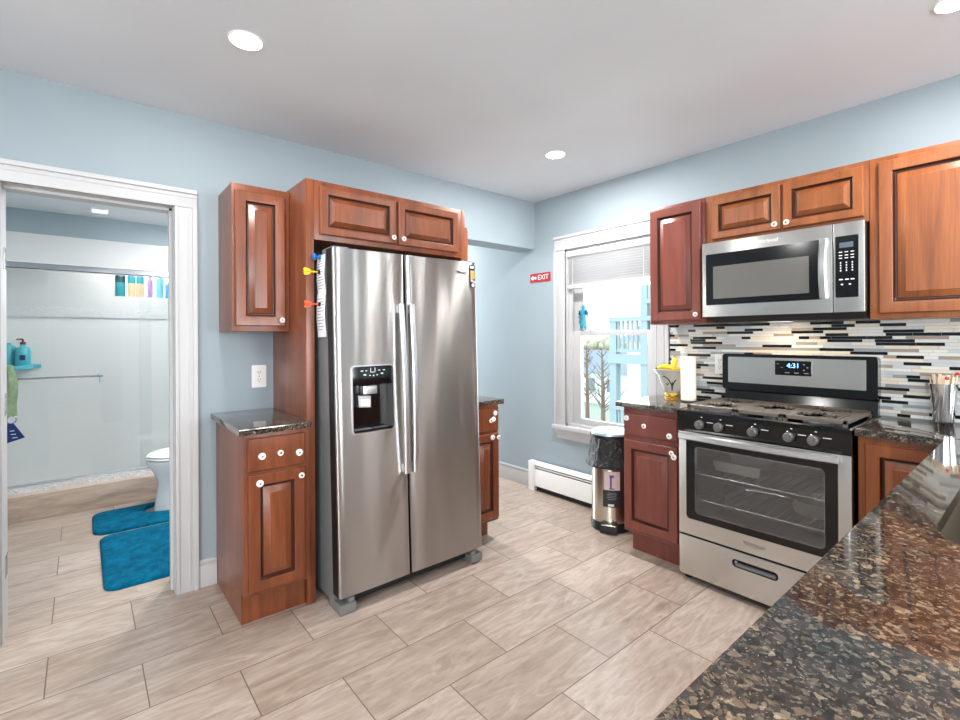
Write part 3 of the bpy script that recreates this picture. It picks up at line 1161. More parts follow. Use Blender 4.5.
fridge_handle(dl, -1.770, -0.006)
fridge_handle(dr, -1.711, 0.0)
mb = MB(FA(-0.753))
text_into(mb, 'Whirlpool', FA(-0.7555) @ T(-1.352, 1.702), 0.018, 'dark_ink', 0.0006)
mb.build('logo', dr)
mb = MB().m('black_plastic').box(FX0 + 0.06, FX1 - 0.06, -0.69, -0.64, 0.018, 0.073, 0.003)
mb.m('dark_rubber')
mb.box(FX0 + 0.10, FX1 - 0.10, -0.697, -0.69, 0.03, 0.064, 0.002)
mb.build('toe_grille', fr)
for x0, x1 in ((FX0 + 0.003, FX0 + 0.085), (FX1 - 0.085, FX1 - 0.003)):
    MB().m('side_grey').box(x0, x1, -0.752, -0.62, 0.0, 0.045, 0.006).box(x0 + 0.045 if x0 < -2 else x0 + 0.006, x1 - 0.006 if x0 < -2 else x1 - 0.045, -0.745, -0.70, 0.045, 0.068, 0.003).build('foot_cover', fr)
for x in (FX0 + 0.05, FX1 - 0.05):
    MB().m('grey_plastic').box(x - 0.04, x + 0.04, -0.735, -0.60, 1.752, 1.775, 0.004).build('hinge_cover', fr)
FROT = Euler((R(-1.25), R(-0.45), 0))
fr.rotation_euler = FROT
FM = Matrix.Translation(FR) @ FROT.to_matrix().to_4x4() @ Matrix.Translation(-FR)


def on_fridge(o):
    """carry a thing built against the upright refrigerator along with its slight backward lean"""
    o.location = FM @ o.location
    o.rotation_euler = FROT
    return o


# notes and darts on its left side, magnets on its right door
XS = Matrix(((0, 0, -1, FX0 + 0.004), (-1, 0, 0, 0), (0, 1, 0, 0), (0, 0, 0, 1)))    # looking to -x: u = -y


def note(u0, u1, v0, v1, n0, label):
    mb = MB(XS).m('paper')
    k = 8
    rr = []
    for i in range(k + 1):
        v = v0 + (v1 - v0) * i / k
        b = n0 + 0.006 * math.sin(PI * i / k) ** 2
        rr.append([(u0, v, b), (u1, v, b + 0.001), (u1, v, b + 0.002), (u0, v, b + 0.001)])
    mb.rings(rr)
    mb.m('grey_ink')
    for j in range(11):
        v = v1 - 0.03 - j * (v1 - v0 - 0.05) / 11
        b = n0 + 0.006 * math.sin(PI * (v - v0) / (v1 - v0)) ** 2 + 0.0022
        mb.box(u0 + 0.012, u0 + 0.012 + (u1 - u0 - 0.024) * (0.6 + 0.4 * ((j * 7) % 5) / 4), v, v + 0.003, b - 0.0004, b)
    return on_fridge(solo(mb, 'note_paper', XS @ Vector(((u0 + u1) / 2, (v0 + v1) / 2, n0)), label, 'paper'))


note(0.556, 0.660, 1.545, 1.745, 0.0005, 'white paper note on the refrigerator side under the yellow dart')
note(0.552, 0.664, 1.335, 1.555, 0.004, 'lower white paper note on the refrigerator side under the orange dart')


def dart(key, u, v, label):
    mb = MB(XS)
    mb.m('black_plastic').lathe([(0.010, 0.008), (0.010, 0.016), (0.004, 0.018)], T(u, v, 0), 12)
    mb.m(key).lathe([(0.003, 0.016), (0.0035, 0.03), (0.005, 0.04), (0.003, 0.05)], T(u, v, 0), 10)
    for a in range(4):
        Xr = T(u, v, 0) @ Matrix.Rotation(a * PI / 2, 4, 'Z')
        mb.prism([(0, 0.045), (0.014, 0.06), (0.019, 0.082), (0.012, 0.09), (0, 0.082)], -0.001, 0.001, XS @ Xr @ Matrix(((1, 0, 0, 0), (0, 0, 1, 0), (0, 1, 0, 0), (0, 0, 0, 1))))
    return on_fridge(solo(mb, 'magnetic_dart', XS @ Vector((u, v, 0)), label, 'magnet', 'magnetic darts'))


dart('yellow', 0.60, 1.662, 'yellow magnetic dart sticking out of the refrigerator side')
dart('orange', 0.60, 1.500, 'orange-red magnetic dart pinning the lower note')
mb = MB(XS).m('blue_plastic').lathe([(0.012, 0.001), (0.014, 0.01), (0.006, 0.014), (0.006, 0.022), (0.017, 0.028), (0.019, 0.036), (0.012, 0.042)], T(0.60, 1.738, 0), 16)
on_fridge(solo(mb, 'push_pin_magnet', XS @ Vector((0.60, 1.738, 0)), 'blue push-pin magnet at the top of the notes on the refrigerator', 'magnet'))
XD = FA(-0.7525)
mb = MB(XD).m('dark_ink').box(-1.292, -1.252, 1.615, 1.748, 0, 0.002)
mb.m('sticker_tan').box(-1.288, -1.257, 1.665, 1.715, 0.002, 0.004).m('paper').box(-1.288, -1.262, 1.728, 1.742, 0.002, 0.004)
mb.m('gold').box(-1.277, -1.268, 1.672, 1.70, 0.004, 0.005)
mb.m('sticker_pink').ball((-1.279, 1.655, 0.003), 0.009, 10, 1, 1, 0.3).ball((-1.262, 1.648, 0.003), 0.009, 10, 1, 1, 0.3)
mb.m('paper').ball((-1.270, 1.628, 0.003), 0.011, 10, 1, 1, 0.3)
on_fridge(solo(mb, 'picture_magnet', XD @ Vector((-1.272, 1.68, 0)), 'small dark picture magnet at the top corner of the right refrigerator door', 'magnet'))


# ------------------------------------------------------------------ range
rg = thing('range', 'stainless steel and black gas range with five knobs and oven window', 'range', (-0.28, -1.988, 0))
RY0, RY1 = 1.600, 2.376                # u = -y
RX = -0.545
XR = FB(RX)
mb = MB().m('black_gloss')
mb.box(RX + 0.02, -0.02, -RY1, -RY1 + 0.03, 0.04, 0.905).box(RX + 0.02, -0.02, -RY0 - 0.03, -RY0, 0.04, 0.905)
mb.box(-0.06, -0.02, -RY1 + 0.03, -RY0 - 0.03, 0.04, 0.905)
mb.box(RX + 0.02, -0.06, -RY1 + 0.03, -RY0 - 0.03, 0.04, 0.27).box(RX + 0.02, -0.06, -RY1 + 0.03, -RY0 - 0.03, 0.80, 0.905)
mb.m('oven_wall').box(-0.068, -0.061, -RY1 + 0.03, -RY0 - 0.03, 0.27, 0.80)
mb.box(RX + 0.03, -0.068, -RY1 + 0.03, -RY1 + 0.04, 0.27, 0.80).box(RX + 0.03, -0.068, -RY0 - 0.04, -RY0 - 0.03, 0.27, 0.80)
mb.box(RX + 0.03, -0.068, -RY1 + 0.04, -RY0 - 0.04, 0.27, 0.278).box(RX + 0.03, -0.068, -RY1 + 0.04, -RY0 - 0.04, 0.792, 0.80)
mb.build('body', rg)
for z in (0.44, 0.58):
    mb = MB().m('rack')
    for k in range(16):
        y = -RY0 - 0.06 - k * (RY1 - RY0 - 0.12) / 15
        mb.tube([(RX + 0.06, y, z), (-0.09, y, z)], 0.0022, 6)
    mb.tube([(RX + 0.06, -RY0 - 0.045, z), (RX + 0.06, -RY1 + 0.045, z)], 0.0035, 6).tube([(-0.09, -RY0 - 0.045, z), (-0.09, -RY1 + 0.045, z)], 0.0035, 6)
    mb.build('oven_rack', rg)
# cooktop
mb = MB().m('black_gloss')
mb.rings([[(u, v, h) for u, v, h in q] for q in (
    [(RX - 0.012, -RY1, 0.905), (-0.03, -RY1, 0.905), (-0.03, -RY0, 0.905), (RX - 0.012, -RY0, 0.905)],
    [(RX - 0.012, -RY1, 0.925), (-0.03, -RY1, 0.925), (-0.03, -RY0, 0.925), (RX - 0.012, -RY0, 0.925)],
    [(RX + 0.0, -RY1 + 0.012, 0.930), (-0.04, -RY1 + 0.012, 0.930), (-0.04, -RY0 - 0.012, 0.930), (RX + 0.0, -RY0 - 0.012, 0.930)],
    [(RX + 0.03, -RY1 + 0.04, 0.922), (-0.05, -RY1 + 0.04, 0.922), (-0.05, -RY0 - 0.04, 0.922), (RX + 0.03, -RY0 - 0.04, 0.922)])])
mb.m('steel_light').box(RX - 0.01, -0.03, -RY1 - 0.001, -RY1 + 0.006, 0.924, 0.931)
mb.build('cooktop', rg)
# control panel, slightly sloped
mb = MB().m('black_gloss')
mb.rings([[(RX + 0.02, -RY1, 0.815), (RX - 0.004, -RY1, 0.815), (RX - 0.012, -RY1, 0.905), (RX + 0.02, -RY1, 0.905)],
          [(RX + 0.02, -RY0, 0.815), (RX - 0.004, -RY0, 0.815), (RX - 0.012, -RY0, 0.905), (RX + 0.02, -RY0, 0.905)]])
mb.m('white_ink')
for u in (1.727, 1.825, 1.988, 2.143, 2.239):
    mb.box(u + 0.035 - 0.001, u + 0.066, 0.876, 0.879, 0.0085, 0.0105, X=XR)
    mb.box(u + 0.004, u + 0.012, 0.899, 0.9025, 0.0105, 0.0122, X=XR)
mb.build('control_panel', rg)
for u in (1.727, 1.825, 1.988, 2.143, 2.239):
    mb = MB(XR)
    mb.m('black_gloss').lathe([(0.027, 0.006), (0.027, 0.012), (0.024, 0.015)], T(u, 0.862, 0), 24)
    mb.m('range_knob').lathe([(0.023, 0.012), (0.0225, 0.026), (0.021, 0.034), (0.018, 0.037), (0.001, 0.0375)], T(u, 0.862, 0), 24)
    mb.box(u - 0.0045, u + 0.0045, 0.842, 0.882, 0.034, 0.044, 0.002)
    mb.build('knob', rg)
# burners and grates
BUR = [(-0.40, -1.765, 0.045), (-0.15, -1.765, 0.036), (-0.275, -1.988, 0.040), (-0.40, -2.21, 0.045), (-0.15, -2.21, 0.036)]
for x, y, r in BUR:
    mb = MB()
    mb.m('grey_plastic').lathe([(r * 1.25, 0.922), (r * 1.2, 0.930), (r, 0.934)], T(x, y, 0), 24)
    mb.m('burner').lathe([(r, 0.934), (r, 0.941), (r * 0.8, 0.944), (0.001, 0.9445)], T(x, y, 0), 24)
    mb.build('burner', rg)


def grate(y0, y1, holes):
    mb = MB().m('grate')
    x0, x1 = RX + 0.045, -0.065
    zt, zb = 0.956, 0.945
    for a, b, c_, d_ in ((x0, x0 + 0.016, y0, y1), (x1 - 0.016, x1, y0, y1), (x0, x1, y0, y0 + 0.016), (x0, x1, y1 - 0.016, y1)):
        mb.box(a, b, c_, d_, zb - 0.008, zt, 0.002, 1)
    for (fx, fy) in ((x0 + 0.008, y0 + 0.008), (x1 - 0.008, y0 + 0.008), (x0 + 0.008, y1 - 0.008), (x1 - 0.008, y1 - 0.008)):
        mb.box(fx - 0.008, fx + 0.008, fy - 0.008, fy + 0.008, 0.924, zb)
    n = int((y1 - y0 - 0.03) / 0.0185)
    for k in range(n):
        y = y0 + 0.0155 + (k + 0.5) * (y1 - y0 - 0.031) / n
        segs = [(x0 + 0.016, x1 - 0.016)]
        for hx, hy in holes:
            dy = abs(y - hy)
            half = 0.092 if dy < 0.028 else (0.046 if dy < 0.085 else 0)
            if half:
                ns = []
                for a, b in segs:
                    if hx + half <= a or hx - half >= b:
                        ns.append((a, b))
                    else:
                        if hx - half > a:
                            ns.append((a, hx - half))
                        if hx + half < b:
                            ns.append((hx + half, b))
                segs = ns
        for a, b in segs:
            mb.box(a, b, y - 0.0074, y + 0.0074, zb, zt, 0.002, 1)
    mb.build('grate', rg)


grate(-1.878, -1.628, [(-0.40, -1.765), (-0.15, -1.765)])
grate(-2.094, -1.882, [(-0.275, -1.988)])
grate(-2.348, -2.098, [(-0.40, -2.21), (-0.15, -2.21)])
# backguard
mb = MB(FB(-0.02)).m('black_gloss')
mb.rings([[(RY0 + 0.042, 0.925, 0), (RY0 + 0.042, 0.925, 0.05), (RY0 + 0.042, 1.012, 0.03), (RY0 + 0.042, 1.012, 0)],
          [(RY1 - 0.004, 0.925, 0), (RY1 - 0.004, 0.925, 0.05), (RY1 - 0.004, 1.012, 0.03), (RY1 - 0.004, 1.012, 0)]])
mb.prism(rrect(RY0 + 0.038, RY1, 1.012, 1.224, 0.018), 0, 0.062)
mb.m('steel').prism(rrect(RY0 + 0.072, RY1 - 0.045, 1.055, 1.206, 0.004), 0.061, 0.065)
bg = mb.build('backguard', rg)
mb = MB(FB(-0.02)).m('black_gloss').prism(rrect(1.926, 2.100, 1.112, 1.192, 0.004), 0.064, 0.0675)
mb.m('grey_ink')
for k in range(3):
    mb.box(2.062 + (k % 2) * 0.016, 2.070 + (k % 2) * 0.016, 1.14 + k * 0.015, 1.146 + k * 0.015, 0.0675, 0.068)
for u in (1.935, 1.955):
    mb.box(u, u + 0.010, 1.172 - (u - 1.935), 1.175 - (u - 1.935), 0.0675, 0.068)
for u in (1.975, 2.02, 2.066):
    mb.box(u, u + 0.022, 1.124, 1.129, 0.0675, 0.068)
text_into(mb, '4:31', FB(-0.02) @ T(2.015, 1.165, 0.0682), 0.036, 'display_blue', 0.0004)
mb.build('display', bg)
# oven door
DU0, DU1 = RY0 + 0.003, RY1 - 0.003
mb = MB(XR)
mb.m('steel').box(DU0, DU1, 0.258, 0.812, -0.03, 0.0, 0.003)
od = mb.build('oven_door', rg)
cut(od, MB(XR).m('black_plastic').box(1.690, 2.275, 0.382, 0.735, -0.1, 0.1), rg.location.copy())
mb = MB(XR).m('black_gloss')
mb.rings([[(p[0], p[1], h) for p in q] for q, h in ((rrect(1.645, 2.325, 0.345, 0.790, 0.02), -0.001), (rrect(1.645, 2.325, 0.345, 0.790, 0.02), 0.002),
                                                (rrect(1.690, 2.277, 0.380, 0.738, 0.02), 0.002), (rrect(1.690, 2.277, 0.380, 0.738, 0.02), -0.001))], True, False, False)
mb.m('oven_glass').prism(rrect(1.690, 2.277, 0.380, 0.738, 0.02), -0.006, 0.0015)
mb.build('oven_window', od)
mb = MB(XR).m('steel_light')
k = 16
rr = []
for i in range(k + 1):
    t = i / k
    u = 1.625 + (2.335 - 1.625) * t
    n = 0.038 + 0.014 * math.sin(PI * t)
    v = 0.795
    rr.append([(u, v - 0.018, n), (u, v - 0.012, n + 0.012), (u, v + 0.012, n + 0.012), (u, v + 0.018, n), (u, v + 0.012, n - 0.008), (u, v - 0.012, n - 0.008)])
mb.rings(rr)
for u in (1.645, 2.315):
    mb.box(u - 0.014, u + 0.014, 0.782, 0.808, -0.001, 0.038, 0.003)
mb.build('handle', od)
mb = MB(XR)
text_into(mb, 'Whirlpool', XR @ T(1.985, 0.304, 0.0008), 0.024, 'grey_ink', 0.0005)
mb.m('grey_ink').tube([(1.945 + 0.04 * (1 + math.cos(a)), 0.305 + 0.014 * math.sin(a), 0.0008) for a in [R(200 + 12 * q) for q in range(14)]], 0.001, 5)
mb.build('logo', od)
mb = MB(XR).m('steel').box(DU0, DU1, 0.036, 0.248, -0.03, 0.0, 0.004)
dw = mb.build('drawer', rg)
cut(dw, MB(XR).m('black_plastic').prism(rrect(1.880, 2.090, 0.166, 0.206, 0.018), -0.02, 0.05), rg.location.copy())
mb = MB(XR).m('black_plastic').prism(rrect(1.880, 2.090, 0.166, 0.206, 0.018), -0.024, -0.0195)
mb.m('steel_light').lathe([(0.008, 0), (0.007, 0.005), (0.002, 0.006)], T(1.893, 0.186, -0.0195), 10)
mb.m('grey_plastic').box(1.895, 2.078, 0.170, 0.186, -0.0195, -0.004, 0.003)
mb.build('drawer_pull', dw)
for u in (1.615, 2.35):
    for x in (-0.48, -0.10):
        MB().m('black_plastic').lathe([(0.022, 0.0), (0.022, 0.010), (0.012, 0.016), (0.010, 0.042)], T(x, -u - (0.01 if u < 2 else -0.01), 0), 16).build('foot', rg)
# pans seen through the oven window
mb = MB().m('foil')
pr = [[(-0.36, -1.94), (-0.16, -1.94), (-0.16, -1.74), (-0.36, -1.74)]]
ribs = []
for z, e in ((0.5835, 0.0), (0.640, 0.014), (0.642, 0.020), (0.640, 0.012), (0.5875, -0.004)):
    q = []
    for (x0, y0, x1, y1) in ((-0.36, -1.94, -0.16, -1.94), (-0.16, -1.94, -0.16, -1.72), (-0.16, -1.72, -0.36, -1.72), (-0.36, -1.72, -0.36, -1.94)):
        for s in range(16):
            t = s / 16
            x, y = x0 + (x1 - x0) * t, y0 + (y1 - y0) * t
            cx, cy = x + 0.26, y + 1.83
            f = 1 + (e + (0.004 if s % 2 else 0)) / 0.11
            q.append((-0.26 + cx * f, -1.83 + cy * f, z))
    ribs.append(q)
mb.rings(ribs)
solo(mb, 'baking_pan', (-0.26, -1.83, 0.585), 'pale ribbed baking pan on the upper rack inside the oven', 'pan')
mb = MB().m('foil').lathe([(0.10, 0.4435), (0.115, 0.50), (0.118, 0.512), (0.112, 0.512), (0.10, 0.45)], T(-0.25, -2.17, 0), 28)
mb.m('chrome').tube([(-0.33, -2.09, 0.505), (-0.37, -2.02, 0.525), (-0.41, -1.93, 0.53), (-0.42, -1.90, 0.528)], [0.009, 0.008, 0.009, 0.008], 8)
solo(mb, 'saucepan', (-0.25, -2.17, 0.445), 'light saucepan with a curved handle on the lower oven rack', 'pan')

# ------------------------------------------------------------------ microwave
mw = thing('microwave', 'stainless steel over-the-range microwave with black keypad above the stove', 'microwave', (-0.18, -2.02, 1.40))
XM = FB(-0.345)
U0, U1, US = 1.654, 2.386, 2.267
MB().m('black_plastic').box(-0.345, -0.001, -U1 + 0.003, -U0 - 0.003, 1.440, 1.850, 0.003).build('body', mw)
mb = MB().m('black_plastic')
mb.rings([[(-0.345, -U1 + 0.004, 1.4395), (-0.325, -U1 + 0.012, 1.406), (-0.02, -U1 + 0.012, 1.406), (-0.005, -U1 + 0.004, 1.4395)],
          [(-0.345, -U0 - 0.004, 1.4395), (-0.325, -U0 - 0.05, 1.406), (-0.02, -U0 - 0.05, 1.406), (-0.005, -U0 - 0.004, 1.4395)]])
mb.m('panel_lamp').box(-0.20, -0.13, -2.03, -1.93, 1.4045, 1.4062)
mb.build('vent_base', mw)
hl = bpy.data.lights.new('hood_lamp', 'AREA')
hl.size, hl.energy, hl.color = 0.07, 0.9, (1.0, 0.72, 0.45)
ho = bpy.data.objects.new('hood_lamp', hl)
COL.objects.link(ho)
ho.parent = mw
ho.location = Vector((-0.165, -1.98, 1.400)) - mw.location
md = MB(XM).m('steel').box(U0, US - 0.0015, 1.437, 1.850, 0, 0.025, 0.004).build('door', mw)
mb = MB(XM).m('black_gloss').prism(rrect(1.676, 2.224, 1.502, 1.785, 0.006), 0.024, 0.027)
mb.m('micro_glass').prism(rrect(1.716, 2.172, 1.536, 1.715, 0.003), 0.0268, 0.0276)
mb.build('door_window', md)
mb = MB(XM).m('steel_light')
rr = []
for i in range(13):
    t = i / 12
    v = 1.505 + (1.785 - 1.505) * t
    n = 0.045 + 0.022 * math.sin(PI * t)
    uu = 2.236
    rr.append([(uu - 0.017, v, n), (uu - 0.010, v, n + 0.008), (uu + 0.010, v, n + 0.008), (uu + 0.017, v, n), (uu + 0.010, v, n - 0.006), (uu - 0.010, v, n - 0.006)])
mb.rings(rr)
for v in (1.520, 1.770):
    mb.box(2.228, 2.244, v - 0.012, v + 0.012, 0.024, 0.047, 0.002)
mb.build('handle', md)
mb = MB(XM)
text_into(mb, 'Whirlpool', XM @ T(1.985, 1.818, 0.0252), 0.026, 'white_ink', 0.0005)
mb.build('logo', md)
mb = MB(XM)
mb.m('grey_ink').rings([[(1.985 + r_ * math.cos(2 * PI * q / 20), 1.468 + r_ * math.sin(2 * PI * q / 20), h) for q in range(20)] for r_, h in ((0.011, 0.0251), (0.011, 0.0262), (0.009, 0.0262), (0.009, 0.0251))], True, False, False)
text_into(mb, 'W', XM @ T(1.985, 1.468, 0.0255), 0.012, 'grey_ink', 0.0004)
mb.build('emblem', md)
kp = MB(XM).m('steel').box(US + 0.0015, U1, 1.437, 1.850, 0, 0.025, 0.004).build('control_panel', mw)
mb = MB(XM).m('black_gloss').prism(rrect(US + 0.010, U1 - 0.022, 1.505, 1.788, 0.006), 0.024, 0.0275)
mb.m('lcd').box(2.293, 2.345, 1.734, 1.758, 0.0274, 0.0282)
mb.m('white_ink')
for r_, v in enumerate((1.712, 1.697, 1.684)):
    for c_ in range(3):
        mb.box(2.291 + c_ * 0.022, 2.304 + c_ * 0.022, v, v + 0.004, 0.0274, 0.0279)
for r_, v in enumerate((1.662, 1.650, 1.638, 1.626)):
    for c_ in range(3):
        mb.box(2.295 + c_ * 0.022, 2.300 + c_ * 0.022, v, v + 0.006, 0.0274, 0.0279)
for u, ww in ((2.291, 0.014), (2.314, 0.014), (2.335, 0.014)):
    mb.box(u, u + ww, 1.585, 1.590, 0.0274, 0.0279)
for u in (2.298, 2.328):
    mb.box(u, u + 0.008, 1.562, 1.568, 0.0274, 0.0279)
mb.build('keypad', kp)


# ------------------------------------------------------------------ small things on the range-wall counter
VX, VY = -0.128, -1.337
vs = thing('vase', 'pale flared vase with dark scrolls and a gold foot on the left counter', 'vase', (VX, VY, 0.930))
mb = MB()
mb.m('vase').lathe([(0.035, 0.962), (0.050, 0.985), (0.066, 1.03), (0.082, 1.075), (0.112, 1.112), (0.116, 1.116), (0.110, 1.118), (0.078, 1.08), (0.060, 1.03), (0.035, 0.985)], T(VX, VY, 0), 32)
mb.build('bowl', vs)
mb = MB().m('gold').lathe([(0.045, 0.930), (0.046, 0.936), (0.030, 0.944), (0.028, 0.95), (0.046, 0.956), (0.044, 0.964), (0.034, 0.966)], T(VX, VY, 0), 28)
mb.build('foot', vs)


def vr(z):
    pr = [(0.035, 0.962), (0.050, 0.985), (0.066, 1.03), (0.082, 1.075), (0.112, 1.112)]
    for (r0, z0), (r1, z1) in zip(pr[:-1], pr[1:]):
        if z <= z1:
            return r0 + (r1 - r0) * (z - z0) / (z1 - z0)
    return pr[-1][0]


mb = MB().m('dark_ink')
va = math.atan2(CAM.y - VY, CAM.x - VX)
for pts in ([(-0.05, 0.985), (0.0, 1.02), (0.25, 1.055), (0.55, 1.075), (0.8, 1.072)], [(-0.02, 1.01), (-0.25, 1.045), (-0.35, 1.055)],
            [(0.28, 1.03), (0.42, 1.02), (0.5, 1.03)], [(-0.05, 1.0), (-0.03, 1.03), (-0.06, 1.04)]):
    P = []
    for a, z in pts:
        r_ = vr(z) + 0.0008
        P.append((VX + r_ * math.cos(va - a), VY + r_ * math.sin(va - a), z))
    mb.tube(P, [0.004] * (len(P) - 1) + [0.0025], 6)
mb.build('scroll_pattern', vs)


def banana(pts, label):
    mb = MB()
    P = [Vector(p) for p in pts]
    mb.m('banana').tube(P, [0.010, 0.016, 0.0175, 0.016, 0.008], 8)
    mb.m('banana_tip').tube([P[0] + (P[0] - P[1]) * 0.35, P[0] - (P[0] - P[1]) * 0.05], [0.004, 0.008], 6)
    mb.tube([P[-1] - (P[-1] - P[-2]) * 0.05, P[-1] + (P[-1] - P[-2]) * 0.18], [0.007, 0.004], 6)
    solo(mb, 'banana', P[2], label, 'banana', 'bananas in the vase')


sd = Vector((-math.sin(va), math.cos(va), 0))     # image-left direction on the counter
cv = Vector((VX, VY, 0))


def on_rim(s, d, z):
    q = cv - sd * s + Vector((math.cos(va), math.sin(va), 0)) * d
    return (q.x, q.y, z)


banana([on_rim(-0.02, 0.02, 1.10), on_rim(-0.005, 0.02, 1.125), on_rim(-0.012, 0.015, 1.152), on_rim(-0.022, 0.012, 1.176), on_rim(-0.018, 0.01, 1.196)][::-1],
       'yellow banana standing upright in the vase')
banana([on_rim(-0.055, -0.01, 1.118), on_rim(-0.02, 0.0, 1.122), on_rim(0.02, 0.0, 1.130), on_rim(0.05, -0.01, 1.132), on_rim(0.085, -0.03, 1.122)][::-1],
       'yellow banana lying across the rim of the vase')

TX, TY = -0.224, -1.497
pt = thing('paper_towel_holder', 'white paper towel roll standing between the vase and the range', 'paper towel', (TX, TY, 0.930))
MB().m('black_plastic').lathe([(0.058, 0.930), (0.058, 0.936), (0.05, 0.939), (0.008, 0.940)], T(TX, TY, 0), 28).build('base', pt)
MB().m('towel_paper').lathe([(0.018, 0.941), (0.043, 0.941), (0.0435, 0.945), (0.0435, 1.205), (0.042, 1.208), (0.018, 1.208)], T(TX, TY, 0), 40).build('roll', pt)
MB().m('black_plastic').lathe([(0.006, 0.940), (0.006, 1.2)], T(TX, TY, 0), 10).build('rod', pt)


def outlet(X, u0, u1, v0, v1, label, n0=0.0):
    o = thing('wall_outlet', label, 'outlet', X @ Vector(((u0 + u1) / 2, (v0 + v1) / 2, n0)))
    MB(X).m('white_plastic').prism(rrect(u0, u1, v0, v1, 0.006), n0, n0 + 0.005).build('cover_plate', o)
    uc, vc = (u0 + u1) / 2, (v0 + v1) / 2
    for s in (1, -1):
        c_ = vc + s * (v1 - v0) * 0.17
        mb = MB(X).m('white_plastic').prism(rrect(uc - 0.016, uc + 0.016, c_ - 0.015, c_ + 0.015, 0.010), n0 + 0.0045, n0 + 0.0062)
        mb.m('dark_ink').box(uc - 0.0075, uc - 0.0050, c_ - 0.001, c_ + 0.008, n0 + 0.006, n0 + 0.0066).box(uc + 0.0050, uc + 0.0075, c_ - 0.001, c_ + 0.008, n0 + 0.006, n0 + 0.0066)
        mb.lathe([(0.0025, n0 + 0.006), (0.0025, n0 + 0.0066)], T(uc, c_ - 0.008), 8)
        mb.build('socket', o)
    MB(X).m('grey_plastic').lathe([(0.003, n0 + 0.005), (0.002, n0 + 0.006)], T(uc, vc), 8).build('screw', o)


outlet(FA(0), -2.328, -2.250, 1.049, 1.177, 'white electrical outlet on the blue wall left of the refrigerator')
outlet(FB(-0.0075), 1.562, 1.622, 1.095, 1.218, 'white outlet on the mosaic backsplash left of the range')

CXU, CYU = -0.062, -2.605
tb = MB().m('chrome').lathe([(0.033, 0.930), (0.036, 0.934), (0.0365, 0.94), (0.0505, 1.104), (0.051, 1.108), (0.0495, 1.108), (0.035, 0.945), (0.03, 0.942)], T(CXU, CYU, 0), 32)
solo(tb, 'tumbler', (CXU, CYU, 0.930), 'steel tumbler of pale sticks on the counter by the backsplash', 'tumbler')
stick = None
for k in range(24):
    a = 2 * PI * k / 24 + 0.1
    red = k in (13, 17)
    rb = 0.020
    rt = 0.047 if k % 2 else 0.034
    mb = MB().m('stick')
    bx, by = CXU + rb * math.cos(a), CYU + rb * math.sin(a)
    tx, ty = CXU + rt * math.cos(a), CYU + rt * math.sin(a)
    zt = 1.142 + 0.010 * math.sin(k * 2.3)
    nrm = Vector((-math.sin(a), math.cos(a), 0)) * 0.006
    A, B = Vector((bx, by, 0.944)), Vector((tx, ty, zt))
    th = Vector((math.cos(a), math.sin(a), 0)) * 0.0012
    def q4(P):
        return [tuple(P - nrm - th), tuple(P + nrm - th), tuple(P + nrm + th), tuple(P - nrm + th)]
    mb.rings([q4(A), q4(B)])
    if red:
        mb.m('stick_red').ball(tuple(B + Vector((0, 0, 0.004))), 0.008, 10)
    solo(mb, 'stirring_stick', A, 'red-tipped stick standing in the steel tumbler' if red else 'pale flat wooden stick standing in the steel tumbler',
         'stick', 'red-tipped sticks in the tumbler' if red else 'plain sticks in the tumbler')


# ------------------------------------------------------------------ things by the window wall
XE = FB(0)
es = thing('exit_sign', 'small red sign with a left arrow and EXIT on the blue wall', 'sign', (0, 0.064, 1.85))
MB(XE).m('sign_red').prism(rrect(-0.055, 0.182, 1.808, 1.886, 0.006), 0, 0.004).build('plate', es)
mb = MB(XE)
text_into(mb, 'EXIT', XE @ T(0.100, 1.847, 0.0042), 0.062, 'white_ink', 0.0006)
mb.m('white_ink').prism([(-0.048, 1.847), (-0.018, 1.869), (-0.018, 1.857), (0.020, 1.857), (0.020, 1.837), (-0.018, 1.837), (-0.018, 1.825)], 0.004, 0.0048)
mb.build('lettering', es)

hb = thing('baseboard_heater', 'long white baseboard heater under the kitchen window', 'heater', (-0.04, -0.6, 0))
mb = MB(FB(-0.0165)).m('white_plastic')
h0, h1 = 0.04, 1.222
mb.rings([[(u, v, n) for v, n in ((0.235, 0.0), (0.25, 0.004), (0.238, 0.045), (0.222, 0.050), (0.222, 0.044), (0.236, 0.0))] for u in (h0, h1)])
mb.build('top_cover', hb)
MB(FB(-0.0165)).m('white_plastic').box(h0, h1, 0.045, 0.192, 0.044, 0.050, 0.002).build('front_panel', hb)
mb = MB(FB(-0.0165)).m('white_plastic').box(h0, h1, 0.201, 0.212, 0.040, 0.046, 0.002)
mb.build('damper', hb)
mb = MB(FB(-0.0165)).m('dark_rubber').box(h0, h1, 0.03, 0.225, 0.002, 0.036).box(h0, h1, 0.0, 0.03, 0.002, 0.02)
mb.build('fin_core', hb)
MB(FB(-0.0165)).m('white_plastic').box(-0.025, 0.042, 0.0, 0.252, 0.0, 0.054, 0.004).build('end_cap', hb)

